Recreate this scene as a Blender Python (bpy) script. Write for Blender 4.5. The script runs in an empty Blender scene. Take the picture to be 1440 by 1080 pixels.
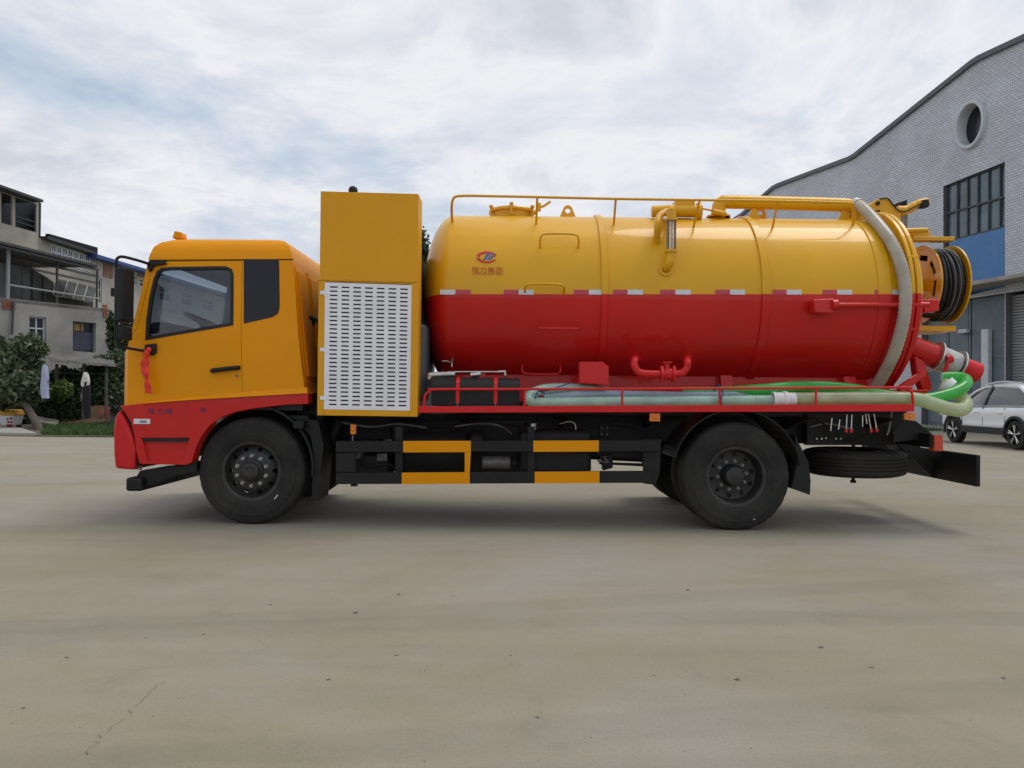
import bpy, bmesh, math, random
import numpy as np
from mathutils import Vector, Matrix
random.seed(7); np.random.seed(7)
PI = math.pi
SC = bpy.context.scene
COL = SC.collection

# ------------------------------------------------------------------ camera
F = 1060.0                                   # focal length in pixels of a 1440 px wide frame
CAM = Vector((0.0, -7.3, 1.316))
PITCH, ROLL = math.atan(12/1060), 0.0100
_f = Vector((0, math.cos(PITCH), math.sin(PITCH)))
_u0 = Vector((0, -math.sin(PITCH), math.cos(PITCH))); _r0 = Vector((1, 0, 0))
_r = _r0*math.cos(ROLL) + _u0*math.sin(ROLL)
_u = _u0*math.cos(ROLL) - _r0*math.sin(ROLL)
cam = bpy.data.cameras.new('camera'); camo = bpy.data.objects.new('camera', cam); COL.objects.link(camo)
cam.sensor_width = 36; cam.lens = 36*F/1440; cam.clip_start = 0.05; cam.clip_end = 3000
camo.matrix_world = Matrix(((_r.x, _u.x, -_f.x, CAM.x), (_r.y, _u.y, -_f.y, CAM.y), (_r.z, _u.z, -_f.z, CAM.z), (0, 0, 0, 1)))
SC.camera = camo

# ------------------------------------------------------------------ sky, sun, exposure
SUN = Vector((0.36, 0.16, 0.92)).normalized()
world = bpy.data.worlds.new('World'); SC.world = world; world.use_nodes = True
def build_world():
    nt = world.node_tree; N = nt.nodes; L = nt.links
    bg = N['Background']; bg.inputs['Strength'].default_value = 0.10
    sky = N.new('ShaderNodeTexSky'); sky.sky_type = 'NISHITA'; sky.sun_disc = False
    sky.sun_elevation = math.asin(SUN.z); sky.sun_rotation = math.atan2(SUN.x, SUN.y)
    sky.air_density = 1.2; sky.dust_density = 1.5
    tc = N.new('ShaderNodeTexCoord'); sep = N.new('ShaderNodeSeparateXYZ'); L.new(tc.outputs['Generated'], sep.inputs[0])
    def M(op, a, b=None, c=None):
        n = N.new('ShaderNodeMath'); n.operation = op
        for i, v in enumerate((a, b, c)):
            if v is None: continue
            if isinstance(v, (int, float)): n.inputs[i].default_value = v
            else: L.new(v, n.inputs[i])
        return n.outputs[0]
    zc = M('ADD', M('MAXIMUM', sep.outputs['Z'], 0.0), 0.16)
    cb = N.new('ShaderNodeCombineXYZ'); L.new(M('DIVIDE', sep.outputs['X'], zc), cb.inputs[0]); L.new(M('DIVIDE', sep.outputs['Y'], zc), cb.inputs[1])
    def noise(scale, det, rough, off, dist=0.0):
        mp = N.new('ShaderNodeMapping'); mp.inputs['Location'].default_value = off; L.new(cb.outputs[0], mp.inputs[0])
        n = N.new('ShaderNodeTexNoise'); n.inputs['Scale'].default_value = scale; n.inputs['Detail'].default_value = det
        n.inputs['Roughness'].default_value = rough; n.inputs['Distortion'].default_value = dist
        L.new(mp.outputs[0], n.inputs['Vector']); return n.outputs['Fac']
    def ramp(fac, stops):
        r = N.new('ShaderNodeValToRGB'); L.new(fac, r.inputs[0]); e = r.color_ramp.elements
        while len(e) < len(stops): e.new(0.5)
        for k, (p, c) in zip(e, stops): k.position = p; k.color = (*c, 1)
        return r.outputs[0]
    cov = M('ADD', M('MULTIPLY', noise(0.9, 10, 0.58, (19.95, -14.24, -10.23), 0.3), 0.75), M('MULTIPLY', noise(2.9, 6, 0.6, (-5.71, -17.56, 14.82), 0.2), 0.25))
    mask = ramp(cov, [(0.34, (0, 0, 0)), (0.50, (1, 1, 1))])
    shade = M('ADD', M('MULTIPLY', noise(1.5, 10, 0.60, (5.45, -13.61, -0.07), 0.5), 0.6), M('MULTIPLY', cov, 0.45))
    ccol = ramp(shade, [(0.38, (0.64, 0.71, 0.83)), (0.47, (0.78, 0.82, 0.905)), (0.545, (0.93, 0.945, 0.985)), (0.64, (0.68, 0.715, 0.80))])
    mulc = N.new('ShaderNodeMix'); mulc.data_type = 'RGBA'; mulc.blend_type = 'MULTIPLY'; mulc.inputs[0].default_value = 1
    L.new(ccol, mulc.inputs[6]); mulc.inputs[7].default_value = (9.2, 9.2, 9.2, 1)
    # thin cloud veils the blue everywhere
    veil = N.new('ShaderNodeMix'); veil.data_type = 'RGBA'; veil.inputs[0].default_value = 0.62
    L.new(sky.outputs[0], veil.inputs[6]); veil.inputs[7].default_value = (5.2, 6.5, 7.9, 1)
    mix = N.new('ShaderNodeMix'); mix.data_type = 'RGBA'
    L.new(mask, mix.inputs[0]); L.new(veil.outputs[2], mix.inputs[6]); L.new(mulc.outputs[2], mix.inputs[7])
    L.new(mix.outputs[2], bg.inputs['Color'])
build_world()
sl = bpy.data.lights.new('sun', 'SUN'); slo = bpy.data.objects.new('sun', sl); COL.objects.link(slo)
sl.energy = 1.5; sl.angle = math.radians(28); sl.color = (1.0, 0.96, 0.9)
slo.location = (0, 0, 30); slo.rotation_euler = SUN.to_track_quat('Z', 'Y').to_euler()
SC.view_settings.view_transform = 'Standard'; SC.view_settings.look = 'None'
SC.view_settings.exposure = 0.0; SC.view_settings.gamma = 1.0; SC.view_settings.use_curve_mapping = False
SC.render.engine = 'CYCLES'; SC.cycles.use_denoising = True; SC.cycles.max_bounces = 8; SC.cycles.transparent_max_bounces = 12
SC.cycles.caustics_reflective = False; SC.cycles.caustics_refractive = False

# ------------------------------------------------------------------ helpers: pixels of the photo (1440 x 1080) to points at a known depth
def ray(px, py): return _r*(px-720) + _u*(540-py) + _f*F
def at(px, py, Y):
    d = ray(px, py); return CAM + d*((Y-CAM.y)/d.y)
def ground(px, py, z=0.0):
    d = ray(px, py); return CAM + d*((z-CAM.z)/d.z)
class Plane:                                  # an upright wall plane: seen at px0 at depth d0, running towards the vanishing point vp
    def __init__(s, px0, d0, vp, face):
        s.o = Vector(((px0-720)/F*d0, CAM.y+d0, 0)); t = math.atan((vp-720)/F)
        s.dir = Vector((math.sin(t), math.cos(t), 0)); s.n = Vector((s.dir.y, -s.dir.x, 0))*face
    def pt(s, px, py, off=0.0):
        d = ray(px, py); o = s.o + s.n*off
        return CAM + d*((o-CAM).dot(s.n)/d.dot(s.n))

# ------------------------------------------------------------------ materials
MATS = {}
def mat(name, col, rough=0.5, metal=0.0, coat=0.0, var=0.12, vscale=3.0, bump=0.0, bscale=40.0, trans=0.0, emis=None, spec=0.5, dust=0.0, ior=1.45, coatr=0.08):
    m = bpy.data.materials.new(name); m.use_nodes = True; MATS[name] = m
    nt = m.node_tree; N = nt.nodes; L = nt.links; b = N['Principled BSDF']
    tc = N.new('ShaderNodeTexCoord')
    n = N.new('ShaderNodeTexNoise'); n.inputs['Scale'].default_value = vscale; n.inputs['Detail'].default_value = 6; n.inputs['Roughness'].default_value = 0.6
    L.new(tc.outputs['Object'], n.inputs['Vector'])
    r = N.new('ShaderNodeValToRGB'); L.new(n.outputs['Fac'], r.inputs[0])
    lo = tuple(max(0, c*(1-var)) for c in col); hi = tuple(min(1, c*(1+var)) for c in col)
    r.color_ramp.elements[0].position = 0.3; r.color_ramp.elements[1].position = 0.7
    r.color_ramp.elements[0].color = (*lo, 1); r.color_ramp.elements[1].color = (*hi, 1)
    out = r.outputs[0]
    if dust > 0:
        n2 = N.new('ShaderNodeTexNoise'); n2.inputs['Scale'].default_value = 1.7; n2.inputs['Detail'].default_value = 10; n2.inputs['Roughness'].default_value = 0.72
        L.new(tc.outputs['Object'], n2.inputs['Vector'])
        r2 = N.new('ShaderNodeValToRGB'); L.new(n2.outputs['Fac'], r2.inputs[0])
        r2.color_ramp.elements[0].position = 0.42; r2.color_ramp.elements[1].position = 0.78
        r2.color_ramp.elements[0].color = (0, 0, 0, 1); r2.color_ramp.elements[1].color = (dust, dust, dust, 1)
        mx = N.new('ShaderNodeMix'); mx.data_type = 'RGBA'; L.new(r2.outputs[0], mx.inputs[0]); L.new(out, mx.inputs[6])
        mx.inputs[7].default_value = (0.33, 0.29, 0.23, 1); out = mx.outputs[2]
    L.new(out, b.inputs['Base Color'])
    mr = N.new('ShaderNodeMapRange'); L.new(n.outputs['Fac'], mr.inputs[0])
    mr.inputs[3].default_value = max(0.02, rough*0.85); mr.inputs[4].default_value = min(1, rough*1.2); L.new(mr.outputs[0], b.inputs['Roughness'])
    b.inputs['Metallic'].default_value = metal; b.inputs['Coat Weight'].default_value = coat; b.inputs['Coat Roughness'].default_value = coatr
    b.inputs['Transmission Weight'].default_value = trans; b.inputs['IOR'].default_value = ior
    b.inputs['Specular IOR Level'].default_value = spec
    if bump > 0:
        nb = N.new('ShaderNodeTexNoise'); nb.inputs['Scale'].default_value = bscale; nb.inputs['Detail'].default_value = 5; L.new(tc.outputs['Object'], nb.inputs['Vector'])
        bp = N.new('ShaderNodeBump'); bp.inputs['Strength'].default_value = bump; bp.inputs['Distance'].default_value = 0.02
        L.new(nb.outputs['Fac'], bp.inputs['Height']); L.new(bp.outputs[0], b.inputs['Normal'])
    if emis: b.inputs['Emission Color'].default_value = (*emis[0], 1); b.inputs['Emission Strength'].default_value = emis[1]
    return m
YEL = mat('yellow_paint', (0.71, 0.372, 0.006), 0.40, coat=0.32, var=0.06, vscale=1.2, dust=0.03, coatr=0.07, spec=0.25, bump=0.035, bscale=2.6)
CABY = mat('orange_cab_paint', (0.78, 0.298, 0.001), 0.5, coat=0.12, var=0.045, vscale=1.4, dust=0.03, coatr=0.15, spec=0.12)
YELM = mat('yellow_satin', (0.74, 0.345, 0.012), 0.5, coat=0.08, var=0.05, vscale=1.4, dust=0.04, coatr=0.2, spec=0.2)
RED = mat('red_paint', (0.56, 0.012, 0.010), 0.38, coat=0.36, var=0.09, vscale=1.2, dust=0.03, coatr=0.07, spec=0.25, bump=0.035, bscale=2.6)
REDB = mat('red_bright', (0.62, 0.016, 0.018), 0.45, coat=0.15, var=0.08, vscale=2.5, dust=0.05, spec=0.25)
REDTAPE = mat('red_reflector', (0.50, 0.03, 0.06), 0.35, coat=0.5, var=0.15, vscale=30)
WHTAPE = mat('white_reflector', (0.62, 0.65, 0.70), 0.3, coat=0.5, var=0.12, vscale=40)
BLK = mat('black_paint', (0.0085, 0.0088, 0.0092), 0.5, var=0.3, vscale=3, dust=0.035, spec=0.35)
BLKD = mat('black_plastic', (0.0115, 0.012, 0.0128), 0.6, var=0.25, vscale=6, dust=0.03, spec=0.35)
TYRE = mat('tyre_rubber', (0.0165, 0.0165, 0.0165), 0.75, var=0.25, vscale=5, dust=0.11, bump=0.15, bscale=60, spec=0.35)
RIM = mat('rim_paint', (0.020, 0.020, 0.021), 0.45, var=0.3, vscale=8, dust=0.10)
STEEL = mat('bare_steel', (0.55, 0.55, 0.53), 0.38, metal=0.9, var=0.2, vscale=20)
DSTEEL = mat('dull_steel', (0.20, 0.20, 0.20), 0.5, metal=0.6, var=0.3, vscale=12)
LOUV = mat('white_panel', (0.82, 0.82, 0.86), 0.45, var=0.07, vscale=4, coat=0.1, dust=0.08)
AMBER = mat('amber_lens', (0.72, 0.20, 0.015), 0.25, coat=0.6, var=0.2, vscale=60)
GREY = mat('interior_grey', (0.11, 0.115, 0.13), 0.7, var=0.12, vscale=6)
DASH = mat('dash_plastic', (0.022, 0.023, 0.026), 0.6, var=0.2, vscale=8)
RUBBER = mat('rubber_seal', (0.010, 0.010, 0.011), 0.6, var=0.2, vscale=10)
DKGLASS = mat('tinted_glass', (0.012, 0.014, 0.018), 0.12, var=0.2, vscale=2, coat=0.0, spec=0.35)
WHT = mat('white_plastic', (0.72, 0.73, 0.74), 0.4, var=0.05, vscale=4, coat=0.2)
RIBBON = mat('red_ribbon', (0.72, 0.035, 0.02), 0.6, var=0.15, vscale=30)
BLUTXT = mat('blue_lettering', (0.055, 0.03, 0.13), 0.5, var=0.1)
REDTXT = mat('red_lettering', (0.50, 0.07, 0.015), 0.5, var=0.1)
LOGORED = mat('logo_red', (0.55, 0.03, 0.03), 0.4, var=0.1)
LOGOBLU = mat('logo_blue', (0.03, 0.13, 0.36), 0.4, var=0.1)
def glass(name, tint, refl=1.0, rough=0.0, film=0.0):
    m = bpy.data.materials.new(name); m.use_nodes = True; nt = m.node_tree; N = nt.nodes; L = nt.links
    N.remove(N['Principled BSDF']); out = N['Material Output']
    tr = N.new('ShaderNodeBsdfTransparent'); tr.inputs[0].default_value = (*tint, 1)
    gl = N.new('ShaderNodeBsdfGlossy'); gl.inputs['Roughness'].default_value = rough
    fr = N.new('ShaderNodeFresnel'); fr.inputs['IOR'].default_value = 1.5
    ml = N.new('ShaderNodeMath'); ml.operation = 'MULTIPLY_ADD'; ml.inputs[1].default_value = refl; ml.inputs[2].default_value = film; L.new(fr.outputs[0], ml.inputs[0])
    mx = N.new('ShaderNodeMixShader'); L.new(ml.outputs[0], mx.inputs[0]); L.new(tr.outputs[0], mx.inputs[1]); L.new(gl.outputs[0], mx.inputs[2]); L.new(mx.outputs[0], out.inputs[0])
    return m
GLASS = glass('clear_glass', (0.78, 0.82, 0.86), 0.55, 0.0, 0.03)
TUBEGL = glass('sight_glass', (0.86, 0.86, 0.84), 1.6, 0.03, 0.1)
def soft_plastic(name, col, tl, rough=0.25, wt=0.45, thru=0.0):
    m = bpy.data.materials.new(name); m.use_nodes = True; nt = m.node_tree; N = nt.nodes; L = nt.links
    b = N['Principled BSDF']; out = N['Material Output']; b.inputs['Roughness'].default_value = rough; b.inputs['Coat Weight'].default_value = 0.3
    tc = N.new('ShaderNodeTexCoord'); n = N.new('ShaderNodeTexNoise'); n.inputs['Scale'].default_value = 5; n.inputs['Detail'].default_value = 6; L.new(tc.outputs['Object'], n.inputs[0])
    r = N.new('ShaderNodeValToRGB'); L.new(n.outputs['Fac'], r.inputs[0])
    r.color_ramp.elements[0].position = .35; r.color_ramp.elements[1].position = .68
    r.color_ramp.elements[0].color = (*[c*.7 for c in col], 1); r.color_ramp.elements[1].color = (*col, 1)
    L.new(r.outputs[0], b.inputs['Base Color'])
    t = N.new('ShaderNodeBsdfTranslucent'); t.inputs[0].default_value = (*tl, 1)
    mx = N.new('ShaderNodeMixShader'); mx.inputs[0].default_value = wt; L.new(b.outputs[0], mx.inputs[1]); L.new(t.outputs[0], mx.inputs[2])
    fin = mx
    if thru > 0:
        tp = N.new('ShaderNodeBsdfTransparent'); tp.inputs[0].default_value = (*tl, 1)
        fin = N.new('ShaderNodeMixShader'); fin.inputs[0].default_value = thru; L.new(mx.outputs[0], fin.inputs[1]); L.new(tp.outputs[0], fin.inputs[2])
    L.new(fin.outputs[0], out.inputs[0]); return m
HOSECLR = soft_plastic('clear_hose', (0.66, 0.92, 0.82), (0.60, 0.95, 0.78), 0.22, 0.4, 0.10)
HOSEGRN = soft_plastic('green_hose', (0.13, 0.66, 0.17), (0.14, 0.85, 0.20), 0.22, 0.45, 0.06)
HOSEWHT = soft_plastic('milky_hose', (0.62, 0.58, 0.49), (0.62, 0.58, 0.46), 0.35, 0.3)
HOSEYG = soft_plastic('pale_hose', (0.74, 0.80, 0.58), (0.78, 0.86, 0.50), 0.3, 0.4, 0.1)

# ------------------------------------------------------------------ mesh collecting
class MB:
    def __init__(s): s.v = []; s.f = []; s.m = []
    def add(s, vs, fs, mi=0):
        o = len(s.v); s.v += [tuple(v) for v in vs]; s.f += [tuple(i+o for i in f) for f in fs]; s.m += [mi]*len(fs); return s
    def hexa(s, p, mi=0):     # eight corners: four of one end, four of the other
        return s.add(p, [(3, 2, 1, 0), (4, 5, 6, 7), (0, 1, 5, 4), (1, 2, 6, 5), (2, 3, 7, 6), (3, 0, 4, 7)], mi)
    def box(s, a, b, mi=0):
        x0, y0, z0 = a; x1, y1, z1 = b
        if x0 > x1: x0, x1 = x1, x0
        if y0 > y1: y0, y1 = y1, y0
        if z0 > z1: z0, z1 = z1, z0
        return s.hexa([(x0, y0, z0), (x1, y0, z0), (x1, y0, z1), (x0, y0, z1), (x0, y1, z0), (x1, y1, z0), (x1, y1, z1), (x0, y1, z1)], mi)
    def prism(s, pts, vec, mi=0):            # polygon swept by a vector
        n = len(pts); a = [Vector(p) for p in pts]; b = [p+Vector(vec) for p in a]
        nrm = Vector((0, 0, 0))
        for i in range(n): nrm += a[i].cross(a[(i+1) % n])
        if nrm.dot(Vector(vec)) > 0: a.reverse(); b.reverse()
        return s.add(a+b, [tuple(range(n)), tuple(range(2*n-1, n-1, -1))] + [(i, i+n, (i+1) % n+n, (i+1) % n) for i in range(n)], mi)
    def tube(s, pts, r, n=12, mi=0, closed=False, cap=True):
        P = [Vector(p) for p in pts]; k = len(P); R = r if hasattr(r, '__len__') else [r]*k
        t0 = None; rings = []; nv = None
        for i in range(k):
            if closed: t = (P[(i+1) % k]-P[i-1]).normalized()
            else: t = (P[min(i+1, k-1)]-P[max(i-1, 0)]).normalized()
            if nv is None:
                a = Vector((0, 0, 1)) if abs(t.z) < 0.9 else Vector((1, 0, 0)); nv = t.cross(a).normalized()
            else:
                nv = (nv - t*nv.dot(t)).normalized()
            bv = t.cross(nv)
            rings.append([P[i] + (nv*math.cos(2*PI*j/n) + bv*math.sin(2*PI*j/n))*R[i] for j in range(n)])
        vs = [v for g in rings for v in g]; fs = []
        for i in range(k if closed else k-1):
            for j in range(n):
                a, b = i*n+j, i*n+(j+1) % n; c, d = ((i+1) % k)*n+(j+1) % n, ((i+1) % k)*n+j
                fs.append((a, b, c, d))
        if cap and not closed: fs += [tuple(range(n-1, -1, -1)), tuple(range((k-1)*n, k*n))]
        return s.add(vs, fs, mi)
    def cyl(s, a, b, r, n=20, mi=0, r2=None): return s.tube([a, b], [r, r if r2 is None else r2], n, mi)
    def lathe(s, o, ax, prof, n=32, mi=0, closed_prof=False):   # prof: (distance along the axis, radius)
        ax = Vector(ax).normalized(); a = Vector((0, 0, 1)) if abs(ax.z) < 0.9 else Vector((1, 0, 0))
        u = ax.cross(a).normalized(); w = ax.cross(u); o = Vector(o); vs = []; fs = []
        for (d, r) in prof:
            for j in range(n): t = 2*PI*j/n; vs.append(o+ax*d+(u*math.cos(t)+w*math.sin(t))*max(r, 1e-4))
        m = len(prof)
        for i in range(m if closed_prof else m-1):
            for j in range(n):
                i2 = (i+1) % m; fs.append((i*n+j, i*n+(j+1) % n, i2*n+(j+1) % n, i2*n+j))
        return s.add(vs, fs, mi)
    def build(s, name, mats, parent=None, smooth=None, bevel=0.0, fix=False, wn=False, seg=2):
        me = bpy.data.meshes.new(name); me.from_pydata(s.v, [], s.f); me.update()
        for m in (mats if isinstance(mats, (list, tuple)) else [mats]): me.materials.append(m)
        if any(s.m): me.polygons.foreach_set('material_index', s.m)
        if fix or True:
            bm = bmesh.new(); bm.from_mesh(me); bmesh.ops.recalc_face_normals(bm, faces=bm.faces); bm.to_mesh(me); bm.free()
        if smooth is not None: me.shade_smooth(); me.set_sharp_from_angle(angle=math.radians(smooth))
        o = bpy.data.objects.new(name, me); COL.objects.link(o)
        if bevel > 0:
            b = o.modifiers.new('bevel', 'BEVEL'); b.width = bevel; b.segments = seg; b.limit_method = 'ANGLE'; b.angle_limit = math.radians(40); b.harden_normals = False
            if smooth is None: me.shade_smooth(); me.set_sharp_from_angle(angle=math.radians(60))
        if wn or bevel > 0:
            w = o.modifiers.new('wn', 'WEIGHTED_NORMAL'); w.keep_sharp = True
        if parent is not None: adopt(o, parent)
        return o
def adopt(o, parent):
    o.parent = parent
    if parent.type == 'EMPTY': o.matrix_parent_inverse = Matrix.Translation(-parent.location)
def empty(name, loc, parent=None):
    e = bpy.data.objects.new(name, None); COL.objects.link(e); e.location = loc; e.empty_display_size = 0.2
    if parent is not None: adopt(e, parent)
    return e
def tag(o, label=None, cat=None, group=None, kind=None):
    if label: o['label'] = label
    if cat: o['category'] = cat
    if group: o['group'] = group
    if kind: o['kind'] = kind
    return o
def apply_mods(o):
    dg = bpy.context.evaluated_depsgraph_get(); me = bpy.data.meshes.new_from_object(o.evaluated_get(dg)); o.modifiers.clear(); o.data = me
def boolean(o, cutters, op='DIFFERENCE', keep=False):
    for c in cutters:
        m = o.modifiers.new('b', 'BOOLEAN'); m.operation = op; m.object = c; m.solver = 'EXACT'; m.material_mode = 'TRANSFER'
    apply_mods(o)
    if not keep:
        for c in cutters: bpy.data.objects.remove(c)
def copy_of(o, parent=None):
    c = o.copy(); COL.objects.link(c)
    if parent is not None: c.parent = parent; c.matrix_parent_inverse = o.matrix_parent_inverse.copy()
    return c
def spline(pts, n=8):                         # Catmull-Rom through the points
    P = [Vector(p) for p in pts]; P = [P[0]*2-P[1]] + P + [P[-1]*2-P[-2]]; out = []
    for i in range(1, len(P)-2):
        for k in range(n):
            t = k/n; a, b, c, d = P[i-1:i+3]
            out.append(0.5*((2*b)+(c-a)*t+(2*a-5*b+4*c-d)*t*t+(3*b-a-3*c+d)*t**3))
    out.append(P[-2]); return out
def resample(pts, step):
    P = [Vector(p) for p in pts]; out = [P[0]]; acc = 0.0
    for a, b in zip(P, P[1:]):
        l = (b-a).length; d = step-acc
        while d < l: out.append(a.lerp(b, d/l)); d += step
        acc = (acc+l) % step
    out.append(P[-1]); return out
def ribbed(mb, pts, r, pitch=0.02, dr=0.006, n=14, mi=0):
    P = resample(pts, pitch/2); mb.tube(P, [r if i % 2 else r-dr for i in range(len(P))], n, mi)
def text_mesh(body, size):
    cu = bpy.data.curves.new('t', 'FONT'); cu.body = body; cu.size = size; cu.align_x = 'CENTER'; cu.align_y = 'CENTER'
    o = bpy.data.objects.new('t', cu); COL.objects.link(o); dg = bpy.context.evaluated_depsgraph_get(); dg.update()
    me = bpy.data.meshes.new_from_object(o.evaluated_get(dg)); bpy.data.objects.remove(o); return me
def mirror_y(v, yc=1.2): return Vector((v[0], 2*yc-v[1], v[2]))
# ------------------------------------------------------------------ ground
def ground_material():
    m = bpy.data.materials.new('dusty_concrete'); m.use_nodes = True; nt = m.node_tree; N = nt.nodes; L = nt.links; b = N['Principled BSDF']
    tc = N.new('ShaderNodeTexCoord')
    def noise(scale, det=8, rough=0.6, sx=1, sy=1, rot=0, dist=0.0):
        mp = N.new('ShaderNodeMapping'); mp.inputs['Scale'].default_value = (sx, sy, 1); mp.inputs['Rotation'].default_value = (0, 0, rot); L.new(tc.outputs['Object'], mp.inputs[0])
        n = N.new('ShaderNodeTexNoise'); n.inputs['Scale'].default_value = scale; n.inputs['Detail'].default_value = det; n.inputs['Roughness'].default_value = rough; n.inputs['Distortion'].default_value = dist
        L.new(mp.outputs[0], n.inputs['Vector']); return n.outputs['Fac']
    def ramp(fac, stops):
        r = N.new('ShaderNodeValToRGB'); L.new(fac, r.inputs[0]); e = r.color_ramp.elements
        while len(e) < len(stops): e.new(.5)
        for k, (p, c) in zip(e, stops): k.position = p; k.color = (*c, 1)
        return r.outputs[0]
    def mix(f, a, c, mode='MIX'):
        n = N.new('ShaderNodeMix'); n.data_type = 'RGBA'; n.blend_type = mode
        if isinstance(f, float): n.inputs[0].default_value = f
        else: L.new(f, n.inputs[0])
        L.new(a, n.inputs[6]); L.new(c, n.inputs[7]); return n.outputs[2]
    base = ramp(noise(0.42, 10, 0.64, dist=0.6), [(0.32, (0.275, 0.247, 0.172)), (0.45, (0.294, 0.264, 0.196)), (0.53, (0.304, 0.275, 0.218)), (0.66, (0.316, 0.291, 0.248))])
    streak = ramp(noise(0.9, 8, 0.65, 0.16, 1.5, 0.05, 0.5), [(0.32, (0.93, 0.93, 0.93)), (0.52, (1, 1, 1)), (0.72, (1.0, 1.0, 1.0))])
    tracks = ramp(noise(2.2, 6, 0.65, 0.12, 1.0, -0.09, 0.8), [(0.36, (0.94, 0.945, 0.955)), (0.52, (1, 1, 1))])
    blot = ramp(noise(1.7, 12, 0.76, dist=0.8), [(0.30, (0.80, 0.81, 0.82)), (0.44, (0.97, 0.97, 0.97)), (0.56, (1, 1, 1)), (0.72, (1.0, 0.985, 0.95))])
    fine = ramp(noise(70, 8, 0.85), [(0.30, (0.70, 0.69, 0.67)), (0.52, (1.0, 1.0, 1.0)), (0.70, (1, 1, 1))])
    spk = ramp(noise(17, 4, 0.85), [(0.26, (0.55, 0.53, 0.5)), (0.32, (1, 1, 1))])
    c = mix(1.0, base, streak, 'MULTIPLY'); c = mix(1.0, c, tracks, 'MULTIPLY'); c = mix(0.8, c, blot, 'MULTIPLY'); c = mix(0.8, c, fine, 'MULTIPLY'); c = mix(0.8, c, spk, 'MULTIPLY')
    # faint tyre tracks: arcs of worn rubber broken up by noise
    def MA(op, a, v):
        n = N.new('ShaderNodeMath'); n.operation = op; L.new(a, n.inputs[0])
        if isinstance(v, float): n.inputs[1].default_value = v
        else: L.new(v, n.inputs[1])
        return n.outputs[0]
    brk = noise(1.1, 9, 0.7)
    for (cx, cy, R_, wd, k) in ((3.0, -34.0, 31.2, .11, .10), (3.0, -34.0, 29.4, .11, .08), (-9.0, 40.0, 43.6, .10, .09), (-9.0, 40.0, 45.3, .10, .07), (18.0, -16.0, 16.4, .09, .07)):
        vm = N.new('ShaderNodeVectorMath'); vm.operation = 'DISTANCE'; L.new(tc.outputs['Object'], vm.inputs[0]); vm.inputs[1].default_value = (cx, cy, 0)
        d = MA('ABSOLUTE', MA('SUBTRACT', vm.outputs['Value'], R_), 0.0); mr = N.new('ShaderNodeMapRange'); L.new(d, mr.inputs[0]); mr.inputs[1].default_value = wd; mr.inputs[2].default_value = wd*1.6; mr.inputs[3].default_value = k*2.2; mr.inputs[4].default_value = 0.0
        f = MA('MULTIPLY', mr.outputs[0], brk); dk = N.new('ShaderNodeMix'); dk.data_type = 'RGBA'; L.new(f, dk.inputs[0]); L.new(c, dk.inputs[6]); dk.inputs[7].default_value = (0.06, 0.06, 0.062, 1); c = dk.outputs[2]
    L.new(c, b.inputs['Base Color']); b.inputs['Roughness'].default_value = 0.88; b.inputs['Specular IOR Level'].default_value = 0.25
    bp = N.new('ShaderNodeBump'); bp.inputs['Strength'].default_value = 0.35; bp.inputs['Distance'].default_value = 0.012
    ad = N.new('ShaderNodeMath'); ad.operation = 'ADD'; L.new(noise(38, 8, 0.75), ad.inputs[0]); L.new(noise(3, 6, 0.6), ad.inputs[1])
    L.new(ad.outputs[0], bp.inputs['Height']); L.new(bp.outputs[0], b.inputs['Normal'])
    return m
CONC = ground_material()
g = MB(); g.add([(-900, -120, 0), (900, -120, 0), (900, 1500, 0), (-900, 1500, 0)], [(0, 1, 2, 3)])
tag(g.build('ground', CONC), kind='structure')

# ------------------------------------------------------------------ the truck
YC = 1.2                                      # its centre line
TRUCK = empty('tanker_truck', (0.6, YC, 0))
tag(TRUCK, 'yellow and red sewage suction tanker truck parked side-on across the yard', 'truck')
ZB = 1.83                                     # the cab leans in above this height
def ycab(z): return 0.02 + max(0.0, z-ZB)*0.105
def atc(px, py, off=0.0):                     # a point on the cab's near side
    y = 0.02
    for _ in range(6): p = at(px, py, y); y = ycab(p.z)
    return at(px, py, y) + Vector((0, -off, 0))
def xz(pts, fn=atc): return [fn(*p) for p in pts]
def prism_y(pts, y0, y1, name='cutter', m=None):
    b = MB(); b.prism([(p[0], y0, p[2]) for p in pts], (0, y1-y0, 0)); return b.build(name, m or GREY)
def inset(poly, d):
    n = len(poly); out = []; ar = sum(poly[i][0]*poly[(i+1) % n][1]-poly[(i+1) % n][0]*poly[i][1] for i in range(n)); sg = 1 if ar > 0 else -1
    for i in range(n):
        a, p, c = Vector(poly[i-1]), Vector(poly[i]), Vector(poly[(i+1) % n])
        e1, e2 = (p-a).normalized(), (c-p).normalized()
        n1, n2 = Vector((-e1.y, e1.x))*sg, Vector((-e2.y, e2.x))*sg; q = (n1+n2)
        q = q.normalized()*(d/max(0.35, math.cos(0.5*n1.angle(n2, 0)))) if q.length > 1e-6 else n1*d
        out.append((p.x+q.x, p.y+q.y))
    return out
def inset3(pts, d): return [Vector((a, 0, b)) for a, b in inset([(p[0], p[2]) for p in pts], d)]

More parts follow.
